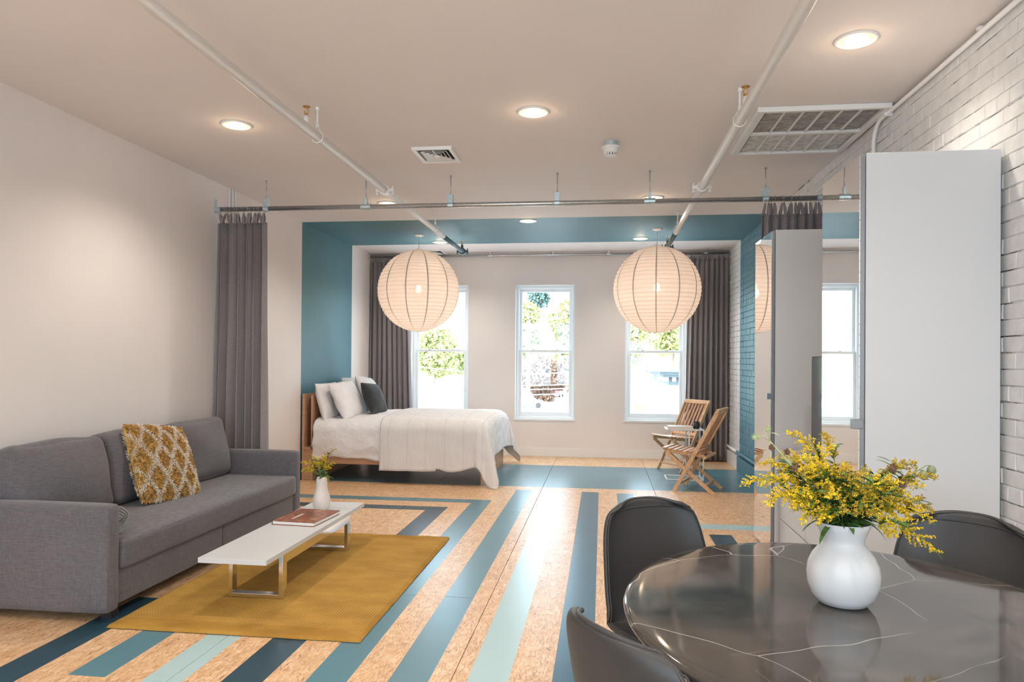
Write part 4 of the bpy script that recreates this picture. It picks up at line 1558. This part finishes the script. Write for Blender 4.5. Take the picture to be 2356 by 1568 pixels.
for y in (by0, by1-.022):
    MB().box(bx0+.130, bx1-.022, y, y+.022, .20, .375).build('side_rail', M['oakx'], t, bevel=.002)
MB().box(bx1-.022, bx1, by0, by1, .0, .375).build('footboard', M['oakh'], t, bevel=.002)
for k in range(14):
    x = bx0+.2+k*.14
    MB().box(x, x+.07, by0+.022, by1-.022, .262, .278).build('slat', M['oakh'], t)
t = thing('mattress', 'white mattress on the oak bed frame', 'mattress', ((bx0+bx1)/2, (by0+by1)/2, .28))
mb = MB()
softbox(mb, (bx0+.135+bx1-.03)/2, (by0+by1)/2, .475, bx1-.03-bx0-.135, by1-by0-.06, .385, .05, 12, (0, 0, .01))
merge(mb.build('mattress_body', M['bedding'], t, smooth=True))

def drape(X0, X1, Y0, Y1, top, r, oh_n, oh_f, oh_foot, name, mat, lab, cat, crown, amp, kf, seed, nu=110, nv=110, flare=.03, wr=.006, puff=0, hem=None, solid=.006):
    """cloth lying over the bed: X from X0 (cut edge) to X1 (foot edge), overhang at near, far and foot sides"""
    o_n = oh_n
    def fn(u, v):
        x = X0+(X1+oh_foot-X0)*u
        span = (Y1+oh_f)-(Y0-oh_n)
        y = Y0-oh_n+span*v
        hemf = 1.0
        a = max(0, x-X1)
        b = max(0, Y0-y)
        c = max(0, y-Y1)
        if hem and b > 0:
            b = b*hem(x)
        bb = b if b > 0 else c
        sy = -1 if b > 0 else 1
        cx_, cy_ = min(x, X1), min(max(y, Y0), Y1)
        d = hypot(a, bb)
        yn = (cy_-(Y0+Y1)/2)/((Y1-Y0)/2)
        zt_ = top+crown*(1-yn*yn)
        if d < 1e-6:
            z = zt_+wr*noise.noise(Vector((x*3.5, y*3.5, seed)))+wr*.5*noise.noise(Vector((x*9, y*9, seed)))
            return (x, y, z)
        dx, dy = a/d, sy*bb/d
        q = pi*r/2
        if d < q:
            out, dn = r*sin(d/r), r*(1-cos(d/r))
        else:
            out, dn = r+(d-q)*flare, r+(d-q)
        tt = x if bb > a else y
        corner = min(1, 2*min(a, bb)/max(.05, max(a, bb))) if a > 0 and bb > 0 else 0
        ph = math.atan2(bb, a+1e-6)
        rip = amp*(dn/.5)*(sin(tt*kf+seed)+.5*sin(tt*kf*2.3+1+seed))*(1-corner)
        rip += corner*(dn*.22*(1+.4*sin(ph*9+1)))+abs(amp)*(dn/.5)
        out += rip
        if puff:
            out += puff*sin(min(1, dn/.42)*pi)
        z = zt_*1.0-dn
        wrk = noise.noise_vector(Vector((x*6, y*6, z*6+seed)))*wr
        z = max(.008, z+wrk.z)
        return (cx_+dx*out+wrk.x, cy_+dy*out+wrk.y, z)
    t_ = thing(name, lab, cat, ((X0+X1)/2, (Y0+Y1)/2, top))
    MB().grid(fn, nu, nv).build(name+'_cloth', mat, t_, smooth=True, solid=solid)
    return t_
RR = .07
drape(bx0+.150, bx1-.07, by0+.10, by1-.10, .700, .12, .50, .50, .10, 'duvet', M['bedding'], 'white duvet covering the bed down its side', 'duvet', .035, .006, 9, 2.0, flare=.0, wr=.018, puff=.02,
      hem=lambda x: 1+.03*sin(x*7)+.02*sin(x*17), solid=.03)
drape(-2.50, bx1-.075, by0+.06, by1-.06, .735, .14, .66, .60, .56, 'coverlet', M['coverlet'], 'white ribbed coverlet draped over the foot of the bed', 'blanket', .045, .010, 8, .5, flare=.05, wr=.005,
      hem=lambda x: 1.0 if x < -1.85 else .95+.05*sin((x+1.85)*9), solid=.006)

# pillows
def bedpillow(c, w2, h2, t2, lean, yaw, lab, seed, m='bedding', spin=0, wr=.02, grp='white pillows on the bed', nm='pillow'):
    # local x -> along world y, local y -> up, local z -> +x (toward foot)
    ex = Vector((sin(yaw), cos(yaw), 0))
    fz = Vector((cos(yaw), -sin(yaw), 0))
    ez_ = (fz*cos(lean)+Vector((0, 0, 1))*sin(lean)).normalized()
    ey_ = ez_.cross(ex)
    Rm = Matrix((ex, ey_, ez_)).transposed() @ Matrix.Rotation(spin, 3, 'Z')
    t_ = thing(nm, lab, 'pillow', c, group=grp)
    mb = MB()
    pillow(mb, c, w2, h2, t2, Rm, 26, .03, wr, seed)
    merge(mb.build('pillow_cover', M[m], t_, smooth=True))
    return t_
bedpillow((-3.255, 8.30, .90), .66, .46, .17, radians(16), 0, 'white pillow nearest the headboard on the near side of the bed', 1)
bedpillow((-3.05, 8.34, .92), .66, .47, .19, radians(26), radians(4), 'white pillow leaning in front on the near side of the bed', 6, spin=radians(3))
bedpillow((-3.25, 9.15, .93), .66, .50, .17, radians(16), 0, 'white pillow at the headboard on the far side of the bed', 9)
bedpillow((-3.02, 9.08, .95), .66, .50, .19, radians(24), radians(-3), 'white pillow leaning in front on the far side of the bed', 14, spin=radians(-4))
bedpillow((-2.815, 8.62, .925), .44, .40, .17, radians(24), radians(6), 'square black textured cushion on the bed', 3, 'blackcloth', radians(-5), .01, None, 'cushion')

# ================================================================== WOODEN FOLDING CHAIRS
def folding_chair(c, face, lab):
    rz = math.atan2(face[1], face[0])   # local +x = facing
    t = thing('folding_chair', lab, 'chair', (c[0], c[1], 0), rz, 'teak folding chairs')
    W = .225
    for s_ in (-1, 1):
        y = s_*W
        # back stile runs from the front foot up to the back top
        MB().bar((.205, y, .0), (-.255, y, .875), .022, .042, (1, 0, 0)).build('stile', M['teak'], t, bevel=.004, local=True)
        y2 = s_*(W-.026)
        MB().bar((-.215, y2, .0), (.30, y2, .415), .022, .040, (1, 0, 1)).build('leg', M['teak'], t, bevel=.004, local=True)
        MB().bar((.33, y2-s_*.026, .432), (-.11, y2-s_*.026, .395), .022, .034, (0, 0, 1)).build('seat_side_rail', M['teak'], t, bevel=.004, local=True)
    # top rail, lower back rail
    def onst(z):
        return .205-.46*z/.875
    MB().bar((onst(.875), -W-.018, .880), (onst(.875), W+.018, .880), .030, .058, (1, 0, -2)).build('top_rail', M['teak'], t, bevel=.008, seg=3, local=True)
    MB().bar((onst(.475)-.0, -W+.011, .475), (onst(.475), W-.011, .475), .026, .040, (1, 0, -2)).build('back_rail', M['teak'], t, bevel=.003, local=True)
    for k in range(7):
        y = -W+.045+k*(2*W-.09)/6
        MB().bar((onst(.49), y, .49), (onst(.855), y, .855), .034, .011, (1, 0, .5)).build('back_slat', M['teakd'], t, bevel=.002, seg=1, local=True)
    for k in range(8):
        x = .325-k*.056
        z = .449-.0035*k*1.1+.012*((k-3.5)/3.5)**2
        MB().box(x-.024, x+.024, -W+.028, W-.028, z-.006, z+.008).build('seat_slat', M['teakd'] if k % 2 else M['teak'], t, bevel=.002, seg=1, local=True)
    MB().bar((-.125, -W-.012, .385), (-.125, W+.012, .385), .030, .030, (0, 0, 1)).build('seat_rear_rail', M['teak'], t, bevel=.006, local=True)
    MB().bar((.16, -W+.01, .085), (.16, W-.01, .085), .022, .022).build('stretcher', M['teak'], t, bevel=.002, local=True)
    MB().bar((-.12, -W+.03, .08), (-.12, W-.03, .08), .022, .030).build('stretcher', M['teak'], t, bevel=.002, local=True)
    return t
folding_chair((1.052, 8.06), (-.93, .36), 'teak folding chair in front of the white side table')
folding_chair((1.03, 9.50), (-.83, -.56), 'teak folding chair in the corner behind the white side table')

# side table
t = thing('side_table', 'small white metal side table between the two wooden chairs', 'side table', (.98, 8.82, 0))
x0, x1, y0, y1 = .77, 1.19, 8.66, 8.98
def rod(mb, a, b):
    mb.bar(a, b, .015, .015, (0, 0, 1) if abs(a[2]-b[2]) < .01 else (1, 0, 0))
mb = MB()
for p, q in (((x0, y0), (x1, y0)), ((x0, y1), (x1, y1)), ((x0, y0), (x0, y1)), ((x1, y0), (x1, y1))):
    rod(mb, (p[0], p[1], .0085), (q[0], q[1], .0085))
mb.build('base_frame', M['white'], t)
for x in (x1, x1-.165):
    for y in (y0, y1):
        mb = MB()
        rod(mb, (x, y, .016), (x, y, .592))
        mb.build('leg', M['white'], t)
MB().box(x0-.01, x1+.01, y0-.01, y1+.01, .592, .604).build('tabletop', M['white'], t, bevel=.002)
t = thing('book', 'thin wooden-edged book lying on the white side table', 'book', (.92, 8.8, .604))
MB().box(.785, 1.075, 8.67, 8.90, .6045, .609).build('back_cover', M['teak'], t)
MB().box(.788, 1.072, 8.674, 8.896, .609, .631).build('pages', M['pages'], t)
MB().box(.785, 1.075, 8.67, 8.90, .631, .635).build('cover', plain('pale_book_cover', srgb(206, 180, 158), .5), t)
MB().box(.783, .787, 8.67, 8.90, .6045, .635).build('spine', M['teak'], t)
MB().lathe([(.0001, .001), (.034, .001), (.037, .01), (.042, .085), (.039, .085), (.034, .012), (.0001, .010)], (1.125, 8.80, .604), 28).build('cup_body', M['black'], thing('cup', 'black cup standing on the white side table', 'cup', (1.125, 8.80, .604)), smooth=True)

# ================================================================== OUTSIDE THE WINDOWS
GZ = -4.2
gm = plain('sunlit_asphalt', (.62, .61, .60, 1), .9, nscale=.4, namp=.05)
structure(MB().box(-120, 120, YB+.6, 230, GZ-.2, GZ).build('street_ground', gm))
hm = plain('distant_hillside', (.40, .50, .16, 1), .9, nscale=.25, namp=.3)
mb = MB()
def hill(u, v):
    x = -110+220*u
    y = 150+70*v
    z = GZ+13*sin(min(1, v*1.4)*pi/2)*(1+.25*noise.noise(Vector((x*.03, y*.03, 0))))
    return (x, y, z)
mb.grid(hill, 40, 20)
structure(mb.build('hillside', hm, smooth=True))

def tree(x, y, zc, zr, r, leafm, lab, seed, group, trunk=.25, nl=2600, ls=.5, conifer=False):
    """crown centred at height zc (world), half height zr, radius r"""
    rnd = random.Random(seed)
    t = thing('tree', lab, 'tree', (x, y, GZ), group=group)
    zc -= GZ
    MB().tube([(0, 0, 0), (.1, 0, zc*.7), (-.1, .1, zc+zr*.6)], trunk, 8, radii=[trunk, trunk*.7, trunk*.3]).build('trunk', M['bark'], t, local=True, smooth=True)
    mb = MB()
    blobs = []
    for k in range(18):
        a = rnd.uniform(0, 2*pi)
        q = rnd.uniform(0, .68)*r
        blobs.append((q*cos(a), q*sin(a), zc+rnd.uniform(-.66, .66)*zr*sqrt(max(.1, 1-(q/r)**2)), min(r, zr)*rnd.uniform(.32, .48)))
    for k in range(nl):
        if conifer:
            f = rnd.random()**.6
            a = rnd.uniform(0, 2*pi)
            rr = r*f*rnd.uniform(.5, 1)
            c = Vector((rr*cos(a), rr*sin(a), zc+zr-f*2*zr-rr*.15))
        else:
            b = rnd.choice(blobs)
            d = Vector((rnd.gauss(0, 1), rnd.gauss(0, 1), rnd.gauss(0, 1))).normalized()
            c = Vector(b[:3])+d*b[3]*rnd.uniform(.75, 1.05)
        n1 = Vector((rnd.gauss(0, 1), rnd.gauss(0, 1), rnd.gauss(0, 1))).normalized()
        n2 = n1.cross(Vector((rnd.gauss(0, 1), rnd.gauss(0, 1), rnd.gauss(0, 1)))).normalized()
        s_ = ls*rnd.uniform(.5, 1.1)
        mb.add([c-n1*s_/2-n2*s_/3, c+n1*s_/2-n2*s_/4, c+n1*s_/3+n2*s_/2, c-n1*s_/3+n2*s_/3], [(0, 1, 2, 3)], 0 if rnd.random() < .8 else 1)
    mb.build('crown', leafm, t, local=True, kind='stuff')
M['bark'] = plain('bark', (.20, .16, .12, 1), .9)
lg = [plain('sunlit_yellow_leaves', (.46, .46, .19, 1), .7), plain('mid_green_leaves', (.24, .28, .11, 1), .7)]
rb = [plain('copper_leaves', (.26, .15, .10, 1), .7), plain('green_copper_leaves', (.10, .075, .05, 1), .7)]
cg = [plain('blue_green_needles', (.10, .17, .15, 1), .7), plain('dark_needles', (.06, .12, .10, 1), .7)]
GT = 'green trees beyond the windows'
tree(-27.5, 115, 2.6, 4.6, 4.4, lg, 'round pale green tree seen through the left window', 1, GT, ls=.65, nl=5200)
tree(-21.5, 122, 1.2, 3.8, 3.8, lg, 'smaller pale green tree at the right edge of the left window', 2, GT, ls=.65, nl=4200)
tree(-8.0, 100, -1.2, 3.3, 4.1, rb, 'copper leaved tree in the middle window', 3, None, ls=.50, nl=9500, trunk=.16)
tree(-14.6, 128, 6.5, 7.0, 4.4, lg, 'tall yellow-green tree at the left of the middle window', 4, GT, ls=.75, nl=5600)
tree(-6.2, 130, 6.0, 7.5, 4.4, lg, 'yellow-green tree at the right of the middle window', 5, GT, ls=.75, nl=5600)
tree(-13.2, 146, 14.6, 3.0, 2.8, cg, 'blue-green treetop behind the trees in the middle window', 6, None, ls=.6, nl=1500)
tree(4.6, 124, 4.8, 4.8, 4.6, lg, 'pale tree seen in the right window below the paper lantern', 7, GT, ls=.7, nl=4200)
tree(13.0, 135, 7.5, 5.5, 4.6, lg, 'tall pale tree beyond the corniced building', 8, GT, ls=.75, nl=4200)

wb = plain('sunlit_white_siding', (.42, .42, .43, 1), .8)
rf = plain('brown_roof', (.16, .13, .12, 1), .8)
gl = plain('pale_glazing', (.16, .18, .20, 1), .2)
def building(x0, x1, y0, y1, h, lab):
    t = thing('building', lab, 'building', ((x0+x1)/2, (y0+y1)/2, GZ))
    MB().box(x0, x1, y0, y1, GZ, GZ+h).build('walls', wb, t)
    MB().box(x0-.2, x1+.2, y0-.25, y1+.2, GZ+h, GZ+h+.28).build('roof', rf, t)
    n_ = max(2, int((x1-x0)/2.6))
    for k in range(n_):
        xc = x0+(k+.5)*(x1-x0)/n_
        f = MB().box(xc-.55, xc+.55, y0-.05, y0+.02, GZ+.9, GZ+2.2).build('window', wb, t)
        MB().box(xc-.45, xc+.45, y0-.07, y0-.04, GZ+1.0, GZ+2.1).build('pane', gl, f)
building(-19, -10.8, 60, 68, 3.0, 'low white building with a brown roof edge seen through the left window')
# corniced building at the right
t = thing('building', 'white building corner with a dentil cornice seen through the right window', 'building', (6.5, 34, GZ))
bx, byy = 2.15, 30.6
cm_ = plain('grey_green_cornice', (.115, .14, .145, 1), .7)
MB().box(bx+.9, bx+9, byy, byy+8, GZ, .45).build('walls', wb, t)
mb = MB()
for k, (o_, z0, z1) in enumerate(((.30, .45, .62), (.55, .78, .88), (.72, .88, 1.0), (.9, 1.0, 1.08))):
    mb.box(bx+.9-o_, bx+9+o_, byy-o_, byy+8+o_, z0, z1)
mb.box(bx+.9-.32, bx+9, byy-.32, byy+8, .62, .78)
mb.build('cornice', cm_, t)
for k in range(14):
    x = bx+.42+k*.3
    MB().box(x, x+.15, byy-.52, byy-.32, .60, .775).build('dentil', wb, t)
    y = byy-.3+k*.3
    MB().box(bx+.4, bx+.58, y, y+.15, .60, .775).build('dentil', wb, t)
MB().box(bx+.1, bx+9, byy-.8, byy+8, 1.08, 1.12).build('roof', rf, t)
for k in range(3):
    f = MB().box(bx+1.4+k*2.0, bx+2.3+k*2.0, byy-.05, byy+.02, -2.6, -.9).build('window', wb, t)
    MB().box(bx+1.5+k*2.0, bx+2.2+k*2.0, byy-.07, byy-.04, -2.5, -1.0).build('pane', gl, f)

# utility pole and wires
t = thing('utility_pole', 'pale utility pole with wires across the middle window', 'utility pole', (-5.69, 55.0, GZ))
MB().tube([(-5.69, 55.0, GZ), (-5.69, 55.0, 4.5)], .16, 10).build('pole', plain('weathered_pole', (.62, .69, .66, 1), .8), t, smooth=True)
MB().box(-6.9, -4.5, 54.75, 54.85, 3.9, 4.1).build('crossarm', M['bark'], t)
for k, z in enumerate((.85, -.05, -.35, -.75)):
    pts = [(-16+16*q/12, 54.7, z-.5*sin(pi*q/12)+.25-.03*q) for q in range(13)]
    MB().tube(pts, .035, 5).build('wire', M['white'], t, smooth=True)

def car(x, y, rz, col, lab):
    t = thing('car', lab, 'car', (x, y, GZ), rz, 'parked cars outside')
    cm = plain('car_paint_'+lab.split()[0], col, .3)
    P = [(-2.1, .35), (-2.15, .75), (-1.5, .9), (-1.0, 1.38), (.6, 1.42), (1.2, .95), (2.0, .82), (2.15, .45), (2.05, .3)]
    mb = MB()
    n_ = len(P)
    vs = [(p[0], s_*(.85 if p[1] < 1 else .68), p[1]) for s_ in (-1, 1) for p in P]
    fs = [tuple(range(n_)), tuple(reversed(range(n_, 2*n_)))]+[(k, k+n_, (k+1) % n_+n_, (k+1) % n_) for k in range(n_)]
    mb.add(vs, fs)
    mb.build('body', cm, t, bevel=.06, seg=3, local=True)
    mb = MB().box(-1.15, .85, -.72, .72, .98, 1.32)
    mb.build('glazing', gl, t, local=True, bevel=.1)
    for sx in (-1.35, 1.35):
        for sy in (-.8, .8):
            MB().tube([(sx, sy-.1, .32), (sx, sy+.1, .32)], .32, 18).build('wheel', M['black'], t, local=True)
car(-7.2, 113, 1.45, (.60, .05, .06, 1), 'red car parked outside seen through the middle window')
car(-9.0, 86, .1, (.16, .24, .34, 1), 'blue car parked outside at the left of the middle window')
# red notice board
t = thing('sign_post', 'small red notice board outside in the right window', 'sign', (3.5, 70, GZ))
MB().tube([(3.5, 70, GZ), (3.5, 70, GZ+1.5)], .05, 8).build('post', M['bark'], t)
MB().box(3.15, 3.85, 69.92, 69.97, GZ+.4, GZ+1.5).build('board', plain('red_board', (.6, .12, .07, 1), .6), t)
